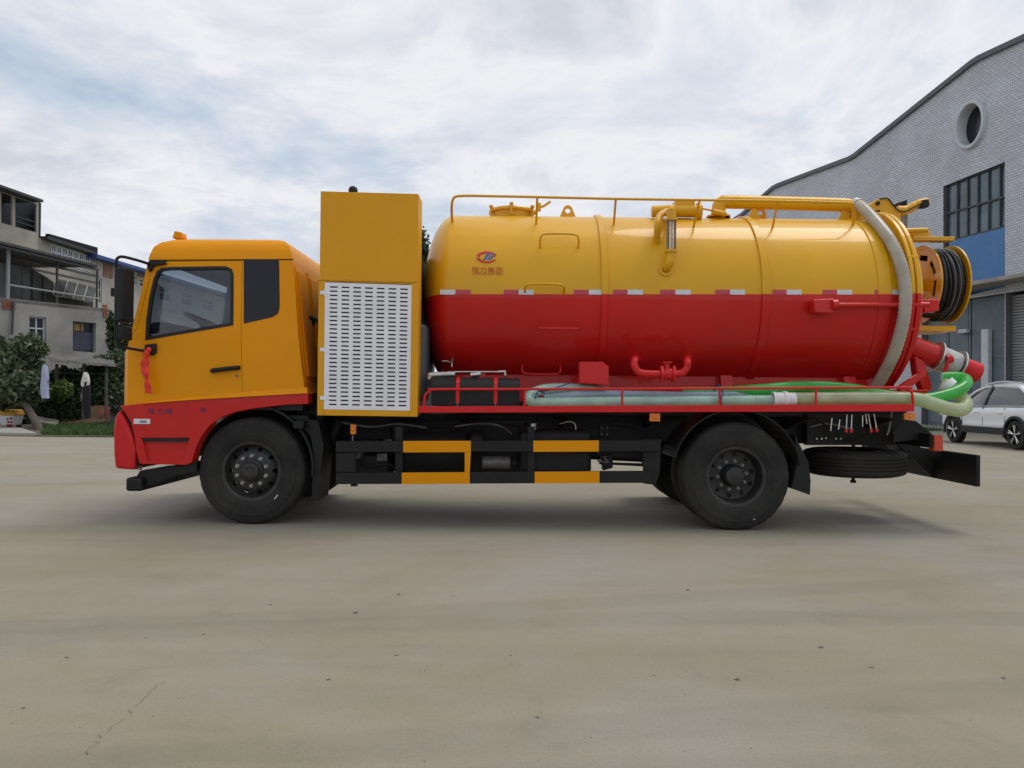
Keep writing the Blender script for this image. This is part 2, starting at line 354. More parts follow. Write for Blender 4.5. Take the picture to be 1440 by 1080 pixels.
SIDE = [(166, 572), (163.5, 530), (164, 496), (178, 487), (185, 464), (197, 416), (206, 376), (210, 359), (215, 346), (224, 339), (240, 334), (262, 331.5), (330, 330.5), (372, 331.3), (386, 333), (397, 337), (405, 345), (409.5, 355), (411.5, 366), (414, 390), (418, 450), (424, 515), (428, 545), (431, 553)]
side = xz(SIDE)
XF = min(p.x for p in side); XR = max(p.x for p in side)
def cab_hull(d):
    sd = inset3(side, d) if d else side
    a = prism_y(sd, -0.6, 3.0, 'hull', CABY if not d else GREY)
    ft = [(0.02, 0.6), (0.02, ZB), (ycab(2.62), 2.62), (ycab(2.62)+0.022, 2.70), (ycab(2.62)+0.06, 2.765), (ycab(2.62)+0.12, 2.81), (ycab(2.62)+0.22, 2.84), (0.7, 2.87)]
    ft = ft + [(2*YC-y, z) for y, z in reversed(ft)]
    if d: ft = inset(ft, d)
    b = MB(); b.prism([(-6, y, z) for y, z in ft], (6, 0, 0)); bo = b.build('cut', CABY if not d else GREY)
    pl = [(XR+0.02, 0.0), (XF+0.28, 0.0), (XF+0.10, 0.04), (XF+0.02, 0.14), (XF-0.03, 0.6)]
    pl = pl + [(x, 2*YC-y) for x, y in reversed(pl)]
    if d: pl = inset(pl, d)
    c = MB(); c.prism([(x, y, 0.0) for x, y in pl], (0, 0, 5)); co = c.build('cut', CABY if not d else GREY)
    boolean(a, [bo, co], 'INTERSECT'); return a
shell = cab_hull(0)
bv = shell.modifiers.new('b', 'BEVEL'); bv.width = 0.03; bv.segments = 4; bv.limit_method = 'ANGLE'; bv.angle_limit = math.radians(24); apply_mods(shell)
inner = cab_hull(0.05)
boolean(shell, [inner])
WIN = [(205, 478), (206.5, 450), (211, 418), (216.5, 393), (221, 382), (227, 377.5), (240, 376), (300, 375), (318, 375), (325.5, 378.5), (328, 386), (328, 420), (327.5, 457)]
QWIN = [(343, 364.5), (388, 364.5), (392.5, 367), (393.5, 432), (391, 441), (383, 446), (343, 455)]
win = xz(WIN)
cuts = [prism_y(win, -0.6, 3.0)]
ws = MB(); ws.prism([(XF-0.6, 0.17, 1.86), (XF-0.6, 2.23, 1.86), (XF-0.6, 2.15, 2.60), (XF-0.6, 0.25, 2.60)], (1.0, 0, 0)); cuts.append(ws.build('cut', GREY))
gr = MB(); a, b2 = atc(206, 366.2), atc(414, 365.0); gr.hexa([(a.x, -0.3, a.z-0.006), (b2.x, -0.3, b2.z-0.006), (b2.x, -0.3, b2.z+0.006), (a.x, -0.3, a.z+0.006), (a.x, ycab(a.z)+0.022, a.z-0.006), (b2.x, ycab(a.z)+0.022, b2.z-0.006), (b2.x, ycab(a.z)+0.022, b2.z+0.006), (a.x, ycab(a.z)+0.022, a.z+0.006)]); cuts.append(gr.build('cut', RUBBER))
boolean(shell, cuts)
DOOR = [(171, 575), (171, 492), (193, 460), (203, 420), (212, 385), (217, 372), (223, 367.5), (341, 366.5), (341.5, 575)]
dpts = xz(DOOR)
door = copy_of(shell); door.data = shell.data.copy(); door.name = 'door'
boolean(door, [prism_y(inset3(dpts, 0.0035), -0.3, 0.5)], 'INTERSECT')
boolean(shell, [prism_y(dpts, -0.3, 0.5, m=RUBBER)])
shell.name = 'cab_shell'
for o in (shell, door):
    o.data.shade_smooth(); o.data.set_sharp_from_angle(angle=math.radians(32)); w = o.modifiers.new('wn', 'WEIGHTED_NORMAL'); w.keep_sharp = True; adopt(o, TRUCK)
shell.data.name = 'cab_shell'; door.data.name = 'door'
def panel(name, pts, m, parent, out=0.006, thick=0.012, fn=atc, bevel=0.0):
    b = MB(); P = [fn(*p) for p in pts]; b.prism([p+Vector((0, -out, 0)) for p in P], (0, thick+out, 0)); return b.build(name, m, parent, bevel=bevel)
panel('quarter_window', QWIN, DKGLASS, TRUCK, 0.004, 0.012)
def ringpanel(name, P, d, m, parent, out, back):
    Q = inset3(P, d); n = len(P); b = MB()
    for i in range(n):
        j = (i+1) % n
        q = [Vector((v[0], ycab(v[2]), v[2])) for v in (P[i], P[j], Q[j], Q[i])]
        b.hexa([v+Vector((0, -out, 0)) for v in q]+[v+Vector((0, back, 0)) for v in q])
    return b.build(name, m, parent)
ringpanel('window_seal', inset3(win, -0.004), 0.03, RUBBER, door, 0.006, 0.03)
b = MB(); b.prism([Vector((v[0], ycab(v[2])+0.012, v[2])) for v in inset3(win, 0.01)], (0, 0.005, 0)); b.build('window_glass', GLASS, door)
b = MB(); b.prism([Vector((v[0], 2*YC-ycab(v[2])-0.016, v[2])) for v in inset3(win, 0.004)], (0, 0.005, 0)); b.build('far_window_glass', GLASS, TRUCK)
def xfront(z):                                # the cab's sloping front edge
    P = [p for p in side[2:9]]
    for p, q in zip(P, P[1:]):
        if p.z <= z <= q.z: return p.x+(q.x-p.x)*(z-p.z)/(q.z-p.z)
    return XF
b = MB(); z0, z1 = 1.82, 2.62
b.prism([(xfront(z0)+0.03, 0.15, z0), (xfront(z0)+0.03, 2.25, z0), (xfront(z1)+0.03, 2.17, z1), (xfront(z1)+0.03, 0.23, z1)], (0.006, 0, 0.003)); b.build('windscreen', GLASS, TRUCK)
# inside the cab
b = MB(); x0 = xfront(1.8); b.prism([(x0+0.04, 0.1, 1.1), (x0+0.05, 0.1, 1.86), (x0+0.18, 0.1, 1.97), (x0+0.30, 0.1, 1.98), (x0+0.42, 0.1, 1.80), (x0+0.40, 0.1, 1.1)], (0, 2.2, 0)); b.build('dashboard', DASH, TRUCK, bevel=0.02)
b = MB(); c = Vector((x0+0.50, 0.62, 2.02)); ax = Vector((0.42, 0, 0.90)).normalized(); u = Vector((0, 1, 0)); w_ = ax.cross(u)
b.tube([c+(u*math.cos(t)+w_*math.sin(t))*0.22 for t in np.linspace(0, 2*PI, 32, endpoint=False)], 0.016, 8, closed=True)
for t in (0.3, 2.84, 4.71): b.tube([c-ax*0.03, c+(u*math.cos(t)+w_*math.sin(t))*0.22], 0.014, 6)
b.cyl(c-ax*0.05, c+ax*0.0, 0.06, 14); b.cyl(c-ax*0.4, c-ax*0.05, 0.035, 10); b.build('steering_wheel', DASH, TRUCK, smooth=40)
for yy in (0.62, 1.75):
    st = MB(); st.box((x0+0.95, yy-0.26, 1.30), (x0+1.45, yy+0.26, 1.50)); so = st.build('seat', DASH, TRUCK, bevel=0.05)
    sb = MB(); sb.prism([(x0+1.40, yy-0.25, 1.46), (x0+1.54, yy-0.25, 1.46), (x0+1.66, yy-0.25, 2.10), (x0+1.54, yy-0.25, 2.12)], (0, 0.5, 0)); sb.build('backrest', DASH, so, bevel=0.04)
b = MB(); b.box((XF+0.1, 0.1, 1.12), (XR-0.06, 2.3, 1.20)); b.build('cab_floor', DASH, TRUCK)
# shoulder moulding between the yellow and the red
b = MB(); ML = [(200, 566, 567.5), (260, 559.5, 563), (341, 551.5, 558), (432, 544.5, 553)]
for p, q in zip(ML, ML[1:]):
    A = [at(p[0], p[1], 0.02), at(q[0], q[1], 0.02), at(q[0], q[2], -0.012), at(p[0], p[2], -0.012)]
    b.hexa([Vector((A[3].x, -0.012, A[3].z)), Vector((A[2].x, -0.012, A[2].z)), Vector((A[1].x, 0.015, A[1].z)), Vector((A[0].x, 0.015, A[0].z)), Vector((A[3].x, 0.05, A[3].z)), Vector((A[2].x, 0.05, A[2].z)), Vector((A[1].x, 0.05, A[1].z)), Vector((A[0].x, 0.05, A[0].z))])
b.build('shoulder_moulding', CABY, TRUCK)
# red lower body
FEND = [(168, 571), (200, 567.5), (260, 563), (341, 558), (433, 553), (433.5, 568), (400, 569.5), (360, 574), (332, 579), (311, 586.5), (295, 598), (283, 614), (275, 631), (269, 651), (262, 654), (196, 652.5), (191, 634), (189, 615), (184, 594), (176, 581)]
fp = [at(px, py, 0.008) for px, py in FEND]
b = MB(); b.prism([(p.x, 0.008, p.z) for p in fp], (0, 0.16, 0)); fender = b.build('fender', RED, None)
st = [at(px, py, 0) for px, py in ((198, 616), (266, 616), (264, 621), (258, 648), (206, 648), (200, 621))]
boolean(fender, [prism_y(st, -0.2, 0.045, m=RED)])
fender.data.shade_smooth(); fender.data.set_sharp_from_angle(angle=math.radians(40))
bvm = fender.modifiers.new('bv', 'BEVEL'); bvm.width = 0.008; bvm.segments = 2; bvm.limit_method = 'ANGLE'; bvm.angle_limit = math.radians(50); fender.modifiers.new('wn', 'WEIGHTED_NORMAL'); adopt(fender, TRUCK)
b = MB(); lo, hi = at(201, 620.5, 0.012), at(265, 616.5, 0.012); b.box((lo.x, 0.012, lo.z), (hi.x, 0.04, hi.z)); b.build('step_gap_shade', BLKD, fender)  # black strip standing in for the shade in the step gap
b = MB(); b.prism([(p.x, 2*YC-0.17, p.z) for p in fp], (0, 0.16, 0)); b.build('far_fender', RED, TRUCK)
BUMP = [(167, 576), (161, 588), (159, 606), (159.5, 640), (161.5, 659), (189, 661), (190, 632), (186.5, 617), (180, 599), (172, 584)]
bp_ = [at(px, py, 0.0) for px, py in BUMP]
b = MB(); b.prism([(p.x, -0.005, p.z) for p in bp_], (0, 2.41, 0)); bo = b.build('bumper', REDB, TRUCK, bevel=0.03, seg=3)
b = MB(); q = [at(px, py, 0.05) for px, py in ((172, 575), (190, 600), (196, 655), (188, 655))]; b.prism([(p.x, 0.04, p.z) for p in q], (0, 2.3, 0)); b.build('front_crossmember', BLK, TRUCK)
b = MB(); a, c = at(188, 589, 0), at(211, 596.5, 0); b.box((a.x, -0.004, a.z), (c.x, 0.012, c.z)); pl = b.build('side_badge', WHT, fender, bevel=0.003)
b = MB(); a, c = at(197, 591.2, 0), at(206, 594.5, 0); b.box((a.x, -0.007, a.z), (c.x, -0.003, c.z)); b.build('badge_print', mat('badge_grey', (0.22, 0.22, 0.30), 0.5), fender)
def letters(name, body, px, py, hpx, m, parent, y):
    me = text_mesh(body, 1.0); vs = np.array([v.co[:] for v in me.vertices]); h = vs[:, 1].max()-vs[:, 1].min(); s = hpx/145.2/h; c = at(px, py, y)
    for v in me.vertices: v.co = Vector((c.x+v.co.x*s, y, c.z+v.co.y*s))
    me.materials.clear(); me.materials.append(m); me.name = name; o = bpy.data.objects.new(name, me); COL.objects.link(o); adopt(o, parent); return o
letters('lettering', '程 力 威', 225, 579, 9, BLUTXT, fender, 0.0045)
letters('lettering', '牌', 286, 577.5, 8, BLUTXT, fender, 0.0045)
# handles, mirrors, lamps
b = MB(); b.tube(spline([atc(299, 521.5, 0.0), atc(302, 521, 0.035), atc(318, 519.2, 0.045), atc(333, 517.5, 0.035), atc(336, 517, 0.0)], 5), 0.022, 8); b.build('handle', BLKD, door, smooth=50)
b = MB(); p = atc(333, 528.5); b.cyl(p+Vector((0, -0.006, 0)), p+Vector((0, 0.01, 0)), 0.014, 14); b.build('lock', DSTEEL, door, smooth=40)
arm = MB(); YM = -0.20
arm.tube(spline([atc(210, 371.5), at(200, 368, -0.10), at(186, 364, YM+0.02), at(172, 361, YM), at(165.5, 363, YM), at(163.5, 370, YM), at(163, 400, YM), at(163, 450, YM), at(163.5, 478, YM), at(168, 486.5, YM), at(180, 489.5, -0.14), at(206, 494, 0.0)], 6), 0.014, 10)
mir = arm.build('mirror_arm', BLKD, TRUCK, smooth=50)
b = MB(); c0 = at(169, 377, YM); c1 = at(182, 455, YM)
b.hexa([(c0.x, YM-0.11, c1.z), (c1.x, YM-0.13, c1.z+0.02), (c1.x, YM-0.13, c0.z), (c0.x, YM-0.11, c0.z-0.02), (c0.x, YM+0.11, c1.z), (c1.x, YM+0.09, c1.z+0.02), (c1.x, YM+0.09, c0.z), (c0.x, YM+0.11, c0.z-0.02)]); b.build('mirror_head', BLKD, mir, bevel=0.02, seg=3)
b = MB(); c0 = at(158, 417, YM); c1 = at(172, 405.5, YM); b.box((c0.x, YM-0.035, c0.z), (c1.x, YM+0.035, c1.z)); b.build('mirror_clamp', BLKD, mir, bevel=0.006)
b = MB(); c0 = at(206, 498, YM); c1 = at(181, 460, YM); b.box((at(170, 470, YM).x, YM-0.09, at(170, 478, YM).z), (at(180, 470, YM).x, YM+0.09, at(180, 459, YM).z)); b.build('lower_mirror', BLKD, mir, bevel=0.012)
panel('mirror_bracket', [(209, 376), (211, 368), (234, 366.5), (235, 372), (219, 374), (212, 383)], BLKD, mir, 0.035, 0.0, bevel=0.005)
panel('mirror_bracket', [(206, 485), (221, 483.5), (221, 496), (216, 500), (207, 499)], BLKD, mir, 0.045, 0.0, bevel=0.005)
b = MB(); c0 = at(246, 334, 0.4); c1 = at(261, 326.5, 0.4); b.prism([(c0.x, 0.33, c0.z-0.02), (c1.x, 0.33, c0.z-0.02), (c1.x-0.01, 0.33, c1.z-0.015), (c0.x+0.025, 0.33, c1.z)], (0, 0.12, 0)); b.build('marker_lamp', CABY, TRUCK, bevel=0.01)
# back of the cab
def xrear(z):                                 # the cab's rear edge
    P = side[17:]
    for p, q in zip(P, P[1:]):
        if q.z <= z <= p.z: return p.x+(q.x-p.x)*(z-p.z)/(q.z-p.z)
    return P[-1].x
zt, zl = at(430, 384, 0.3).z, at(430, 530, 0.3).z
for yy in (0.16, 0.64, 1.12, 1.60):
    b = MB(); b.prism([(xrear(zl)-.01, yy, zl), (xrear(zl)+.022, yy, zl), (xrear(zt)+.022, yy, zt), (xrear(zt)-.01, yy, zt)], (0, 0.34, 0)); b.build('rear_wall_panel', CABY, TRUCK, bevel=0.008)
for yy in (0.10, 0.56, 1.04, 1.52): b = MB(); b.prism([(xrear(zl)-.01, yy, zl-.05), (xrear(zl)+.01, yy, zl-.05), (xrear(zt)+.01, yy, zt+.04), (xrear(zt)-.01, yy, zt+.04)], (0, 0.03, 0)); b.build('rear_wall_rib', CABY, TRUCK)
b = MB(); b.prism([at(418, 552, .35), at(455, 552, .35), at(455, 600, .35), at(418, 585, .35)], (0, 1.6, 0)); b.build('cab_gap_fill', BLK, TRUCK)  # black block added to keep the gap behind the cab dark
b = MB(); b.box((XR-0.12, 0.0, 0.95), (XR-0.02, 0.4, 1.02)); b.build('cab_mount', BLK, TRUCK)

# ------------------------------------------------------------------ wheels
R_T = 0.525
def tyre_mesh():
    prof = [(.055, .262), (.026, .284), (.010, .318), (.006, .345), (.002, .348), (0, .39), (.002, .44), (.008, .446), (.012, .475), (.020, .498), (.034, .517), (.05, .5235)]
    tread = [(.075, .525), (.078, .511), (.087, .511), (.090, .526), (.112, .5265), (.115, .512), (.124, .512), (.127, .5268), (.138, .527)]
    half = prof+tread; full = half+[(.276-d, r) for d, r in reversed(half[:-1])]
    b = MB(); n = 96; b.lathe((0, 0, 0), (0, 1, 0), full, n)
    for i, (d, r) in enumerate(full):
        if .03 < d < .076 or .2 < d < .246:
            for j in range(n):
                if j % 4 == 0:
                    k = i*n+j; v = b.v[k]; s = (r-0.004)/r; b.v[k] = (v[0]*s, v[1], v[2]*s)
    o = b.build('tyre', TYRE, smooth=35); return o
def wheel_parts(kind):
    t = tyre_mesh()
    b = MB()
    if kind == 'front':
        prof = [(.058, .262), (.030, .268), (.026, .288), (.034, .289), (.040, .272), (.075, .252), (.088, .246), (.082, .232), (.050, .190), (.038, .172), (.036, .110), (.034, .085)]
        hub = [(.036, .112), (.020, .108), (.012, .092), (.006, .088), (-.018, .082), (-.028, .062), (-.030, .05), (-.024, .045), (-.024, .001)]; yn, rn, rh = .036, .147, .218
    else:
        prof = [(.058, .262), (.030, .268), (.026, .288), (.034, .289), (.042, .270), (.090, .256), (.150, .248), (.176, .236), (.182, .215), (.176, .150), (.174, .085)]
        hub = [(.178, .112), (.150, .104), (.075, .092), (.052, .086), (.046, .070), (.046, .001)]; yn, rn, rh = .174, .142, .205
    b.lathe((0, 0, 0), (0, 1, 0), prof, 64); r = b.build('rim', RIM, smooth=35)
    sld = r.modifiers.new('s', 'SOLIDIFY'); sld.thickness = 0.008; sld.offset = 1 if kind == 'front' else 1; apply_mods(r)
    cs = MB()
    for k in range(10):
        a = 2*PI*(k+.5)/10; p = Vector((math.cos(a)*rh, 0, math.sin(a)*rh)); cs.tube([p+Vector((0, -.1, 0)), p+Vector((0, .3, 0))], .021, 12)
    co = cs.build('cut', RIM); boolean(r, [co]); r.data.shade_smooth(); r.data.set_sharp_from_angle(angle=math.radians(35))
    hb = MB(); hb.lathe((0, 0, 0), (0, 1, 0), hub, 40); h = hb.build('hub', RIM, smooth=35)
    nt_ = MB(); nt_.tube([(0, yn+.002, 0), (0, yn-.006, 0), (0, yn-.007, 0), (0, yn-.032, 0), (0, yn-.034, 0)], [.020, .020, .0145, .0145, .008], 8)
    nut = nt_.build('wheel_nut', DSTEEL if kind == 'rear' else mat('galvanised', (0.33, 0.32, 0.30), 0.5, metal=0.4, var=0.25, vscale=30), smooth=30)
    dk = MB(); dk.lathe((0, 0, 0), (0, 1, 0), [(.20, .001), (.20, .25)], 32); d = dk.build('brake_drum', BLK)
    return [t, r, h, nut, d], rn
def place_wheel(parts, rn, x, y, flip, nuts=True, spin=0.0):
    t, r, h, nut, d = parts
    e = bpy.data.objects.new('wheel', None); COL.objects.link(e); e.parent = TRUCK; e.matrix_parent_inverse = Matrix.Translation(-TRUCK.location)
    e.location = (x, y, R_T-0.003); e.rotation_euler = (0, 0, PI if flip else 0)
    for src in (t, r, h, d) if nuts else (t, r):
        c = src.copy(); COL.objects.link(c); c.parent = e; c.name = src.name.split('.')[0]; c.rotation_euler = (0, spin, 0)
    if nuts:
        for k in range(10):
            a = 2*PI*k/10+spin; c = nut.copy(); COL.objects.link(c); c.parent = e; c.location = (math.cos(a)*rn, 0, math.sin(a)*rn)
    return e
FW = at(352.5, 663, 0.07); RW = at(1036, 672, 0.0)
fpw = wheel_parts('front'); rpw = wheel_parts('rear')
wf = place_wheel(*fpw, FW.x, 0.07, False, spin=0.31); place_wheel(*fpw, FW.x, 2*YC-0.07, True)
wr = place_wheel(*rpw, RW.x, 0.0, False, spin=0.12); place_wheel(*rpw, RW.x, 0.31, False, nuts=False)
place_wheel(*rpw, RW.x, 2*YC, True); place_wheel(*rpw, RW.x, 2*YC-0.31, True, nuts=False)
def mark(wheel, cx, cz, dx, dz, w, yy):
    b = MB(); t = Vector((dx, 0, dz)); n = Vector((-dz, 0, dx)).normalized()*w; c = Vector((cx, yy, cz)); b.prism([c-t-n, c+t-n, c+t*1.1+n, c-t*.9+n], (0, .004, 0)); o = b.build('chalk_mark', WHT); o.parent = wheel
mark(wf, (388.5-352.5)/144, -(699-663)/144, .018, .022, .004, -.001)
mark(wr, (1061-1036)/145, -(731-672)/145, .008, .004, .006, .003)
ch = MB(); ch.tube([(-(0), 0, 0)], .01) if False else None
for s in fpw[0]+rpw[0]: 
    pass
# spare wheel, lying flat under the tail
SPX, SPY, SPZ = at(1204, 650, 0.85).x, 0.92, 0.74
e = bpy.data.objects.new('spare_wheel', None); COL.objects.link(e); e.parent = TRUCK; e.matrix_parent_inverse = Matrix.Translation(-TRUCK.location)
e.location = (SPX, SPY, SPZ); e.rotation_euler = (-PI/2, math.radians(-0.5), 0)
for src in (rpw[0][0], rpw[0][1]):
    c = src.copy(); COL.objects.link(c); c.parent = e; c.name = src.name.split('.')[0]
b = MB(); b.cyl((SPX, SPY, 0.38), (SPX, SPY, 0.95), 0.018, 10); b.box((SPX-0.22, SPY-0.03, 0.60), (SPX+0.22, SPY+0.03, 0.63)); b.cyl((SPX, SPY, 0.37), (SPX, SPY, 0.40), 0.03, 6); b.build('spare_carrier', BLK, TRUCK)
for grp in (fpw[0], rpw[0]):
    for s in grp: bpy.data.objects.remove(s)

# ------------------------------------------------------------------ chassis and running gear
for yy in (0.80, 1.52):
    b = MB(); b.box((FW.x-0.5, yy, 0.80), (4.25, yy+0.08, 1.08)); b.build('frame_rail', BLK, TRUCK, bevel=0.006)
for xx in (-3.2, -1.6, -0.3, 0.9, 1.6, 3.0, 4.1):
    b = MB(); b.box((xx, 0.88, 0.86), (xx+0.1, 1.52, 1.02)); b.build('crossmember', BLK, TRUCK)
for xw, n in ((FW.x, 'front_axle'), (RW.x, 'rear_axle')):
    b = MB(); b.cyl((xw, 0.25, R_T), (xw, 2.15, R_T), 0.075, 16)
    if n == 'rear_axle': b.lathe((xw, YC, R_T), (0, 1, 0), [(-.24, .08), (-.2, .17), (-.1, .24), (.1, .24), (.2, .17), (.24, .08)], 24)
    b.build(n, BLK, TRUCK, smooth=40)
    for yy in (0.72, 1.60):
        for k in range(4):
            L_ = 0.8-0.14*k; b = MB(); pts = [Vector((xw+L_*t, yy, R_T+0.10+0.11*(t*t)*(L_/0.8)**2+0.02*(3-k))) for t in np.linspace(-1, 1, 13)]
            A = [p+Vector((0, 0, -0.009)) for p in pts]; B = [p+Vector((0, 0, 0.009)) for p in pts]
            b.prism(A+B[::-1], (0, 0.08, 0)); b.build('leaf_spring', BLK, TRUCK)
b = MB(); b.cyl((FW.x+1.2, YC, 0.72), (RW.x-0.2, YC, 0.58), 0.055, 14); b.build('drive_shaft', BLK, TRUCK, smooth=40)
b = MB(); b.box((FW.x+0.2, 0.85, 0.55), (FW.x+1.15, 1.55, 1.05)); b.build('engine_block', BLK, TRUCK, bevel=0.05)
# front mudguard and flaps
def arch(name, cx, cz, r0, a0, a1, y0, y1, m, parent, th=0.02, n=20):
    b = MB(); ang = np.radians(np.linspace(a0, a1, n))
    for p, q in zip(ang, ang[1:]):
        c = [(math.cos(t), math.sin(t)) for t in (p, q)]
        I = [(cx+c_[0]*r0, cz+c_[1]*r0) for c_ in c]; O = [(cx+c_[0]*(r0+th), cz+c_[1]*(r0+th)) for c_ in c]
        b.hexa([(I[0][0], y0, I[0][1]), (I[1][0], y0, I[1][1]), (O[1][0], y0, O[1][1]), (O[0][0], y0, O[0][1]), (I[0][0], y1, I[0][1]), (I[1][0], y1, I[1][1]), (O[1][0], y1, O[1][1]), (O[0][0], y1, O[0][1])])
    return b.build(name, m, parent)
arch('front_mudguard', FW.x, 0.56, 0.60, -8, 172, 0.05, 0.62, BLKD, TRUCK)
arch('front_mudguard', FW.x, 0.56, 0.60, -8, 172, 2*YC-0.62, 2*YC-0.05, BLKD, TRUCK)
b = MB(); b.prism([at(433, 590, .08), at(447, 592, .08), at(455, 625, .08), at(447, 704, .08), at(438, 706, .08), at(441, 640, .08)], (0, 0.42, 0)); b.build('front_mudflap', BLKD, TRUCK)
b = MB(); b.prism([at(398, 584, .1), at(432, 584, .1), at(441, 600, .1), at(438, 618, .1), at(418, 592, .1)], (0, 0.3, 0)); b.build('mudguard_bracket', BLKD, TRUCK, bevel=0.01)
b = MB(); b.tube(spline([at(478, 592, .5), at(462, 625, .5), at(452, 660, .5)], 6), 0.055, 10); b.build('air_pipe', BLKD, TRUCK, smooth=50)
arch('rear_mudguard', RW.x, 0.55, 0.615, 8, 166, -0.01, 0.60, BLK, TRUCK, 0.012)
arch('rear_mudguard', RW.x, 0.55, 0.615, 8, 166, 2*YC-0.60, 2*YC+0.01, BLK, TRUCK, 0.012)
b = MB(); b.prism([at(1118, 612, .02), at(1137, 650, .02), at(1140, 676, .02), at(1139, 696, .02), at(1113, 687, .02), at(1122, 650, .02)], (0, 0.56, 0)); b.build('rear_mudflap', BLKD, TRUCK)
# front underrun bar with its arm
b = MB(); p0, p1 = at(176, 691, -0.02), at(199, 672, -0.02); b.box((p0.x, -0.02, p0.z), (p1.x, 2.42, p1.z)); b.build('front_underrun_bar', BLK, TRUCK, bevel=0.025, seg=3)
for yy in (0.06, 2.2):
    b = MB(); b.prism([at(186, 680, .06), at(196, 662, .06), at(230, 656, .06), at(262, 653, .06), at(276, 648, .06), at(276, 664, .06), at(240, 672, .06), at(200, 688, .06)], (0, 0.1, 0))
    o = b.build('underrun_arm', BLK, TRUCK, bevel=0.01)
    if yy > 1: o.location.y += 2.12
b = MB(); p0, p1 = at(190, 661, .1), at(197, 652, .1); b.box((p0.x, .1, p0.z), (p1.x, .14, p1.z)); b.build('tow_tab', STEEL, TRUCK)

# side guard
YG = 0.0
def bar(name, pts, m, parent, y, th, bevel=0.0):
    b = MB(); P = [at(px, py, y) for px, py in pts]; b.prism(P, (0, th, 0)); return b.build(name, m, parent, bevel=bevel)
gt = bar('side_guard_rail', [(472, 620.5), (929, 619), (929, 634.5), (472, 636)], BLK, TRUCK, YG, 0.05, 0.004)
gb = bar('side_guard_rail', [(472, 665), (916, 662.5), (916, 679), (472, 681)], BLK, TRUCK, YG, 0.05, 0.004)
bar('yellow_segment', [(567, 620.2), (662, 619.9), (662, 635.8), (567, 636.2)], CABY, gt, YG-0.004, 0.003)
bar('yellow_segment', [(565, 664.6), (660.5, 664), (660.5, 680.4), (565, 680.9)], CABY, gb, YG-0.004, 0.003)
bar('yellow_segment', [(653.5, 636.2), (662, 636), (660.5, 663.8), (653.5, 664)], CABY, gb, YG-0.004, 0.045)
bar('yellow_segment', [(750, 619.7), (842, 619.4), (842, 635), (750, 635.4)], CABY, gt, YG-0.004, 0.003)
bar('yellow_segment', [(752, 663.4), (843, 662.8), (843, 679.3), (752, 679.9)], CABY, gb, YG-0.004, 0.003)
bar('side_guard_post', [(905, 618), (930, 618), (928, 665), (922, 682), (905, 680)], BLK, TRUCK, 0.055, 0.05, 0.004)
bar('side_guard_post', [(472, 637), (500, 637), (500, 664), (472, 664)], BLK, TRUCK, 0.002, 0.05, 0.004)
bar('side_guard_post', [(742, 600), (752, 600), (752, 664), (742, 664)], BLK, TRUCK, 0.055, 0.04)
bar('side_guard_post', [(556, 600), (566, 600), (566, 672), (556, 672)], BLK, TRUCK, 0.055, 0.04)
b = MB(); p = at(498, 683, .05); b.box((p.x-.03, .03, p.z-.005), (p.x+.03, .08, p.z+.02)); b.build('guard_bolt', BLK, gb)
# boxes and tanks slung between the axles
bar('battery_box', [(478, 640), (545, 640), (545, 672), (478, 672)], BLKD, TRUCK, 0.22, 0.45, 0.02)
b = MB()
for k in range(5): p = at(531+k*2.9, 0, 0); a, c = at(530.5+k*2.9, 648, .2), at(532.3+k*2.9, 638, .2); b.box((a.x, .205, a.z), (c.x, .222, c.z))
b.build('vent_grille', DSTEEL, TRUCK)
b = MB(); p = at(503, 640, .2); b.lathe(p, (0, 1, 0), [(-.02, .001), (-.02, .03), (0, .045), (.1, .045)], 18); b.build('filler_cap', DSTEEL, TRUCK, smooth=40)
def drum(name, px0, px1, py0, py1, y, m, parent, n=36):
    a, c = at(px0, (py0+py1)/2, y), at(px1, (py0+py1)/2, y); r = (at(px0, py0, y).z-at(px0, py1, y).z)/2
    b = MB(); b.lathe((a.x, y+r, (a.z+c.z)/2), (1, 0, 0), [(0, .001), (0, r*.86), (.012, r*.97), (.03, r), (c.x-a.x-.03, r), (c.x-a.x-.012, r*.97), (c.x-a.x, r*.86), (c.x-a.x, .001)], n); return b.build(name, m, parent, smooth=40)
drum('air_tank', 566, 655, 606, 666, 0.18, BLKD, TRUCK)
bar('chassis_gap_fill', [(548, 590), (740, 590), (740, 669), (715, 672), (560, 672), (552, 660)], BLK, TRUCK, 0.75, 0.7, 0.03)  # black block standing for chassis parts, added to darken the gaps between guards
bar('step_plate', [(655, 637), (680, 637), (680, 662), (655, 662)], BLK, TRUCK, 0.55, 0.1)
drum('air_tank', 661, 680, 606, 640, 0.25, BLKD, TRUCK)
bar('fuel_tank', [(731, 606), (832, 606), (832, 668), (731, 668)], BLKD, TRUCK, 0.12, 0.5, 0.05)
b = MB(); p = at(750, 602, .35); b.cyl((p.x, .38, p.z-.05), (p.x, .38, p.z+.045), .035, 16); b.build('fuel_cap', STEEL, TRUCK, smooth=40)
b = MB(); b.tube(spline([at(787, 596, .4), at(800, 593, .4), at(808, 596, .4), at(810, 606, .4)], 6), .009, 8); b.build('breather_pipe', STEEL, TRUCK, smooth=50)
drum('silencer', 678, 718, 642, 660, 0.25, DSTEEL, TRUCK); drum('silencer', 720, 729, 644, 659, 0.26, BLKD, TRUCK)
bar('tool_frame', [(843, 636), (905, 636), (905, 646), (843, 640)], BLK, TRUCK, 0.35, 0.2); bar('tool_frame', [(843, 650), (905, 652), (905, 656), (843, 653)], BLK, TRUCK, 0.35, 0.04)
bar('valve_block', [(846, 640), (862, 638), (862, 658), (848, 662)], BLK, TRUCK, 0.3, 0.12, 0.01)
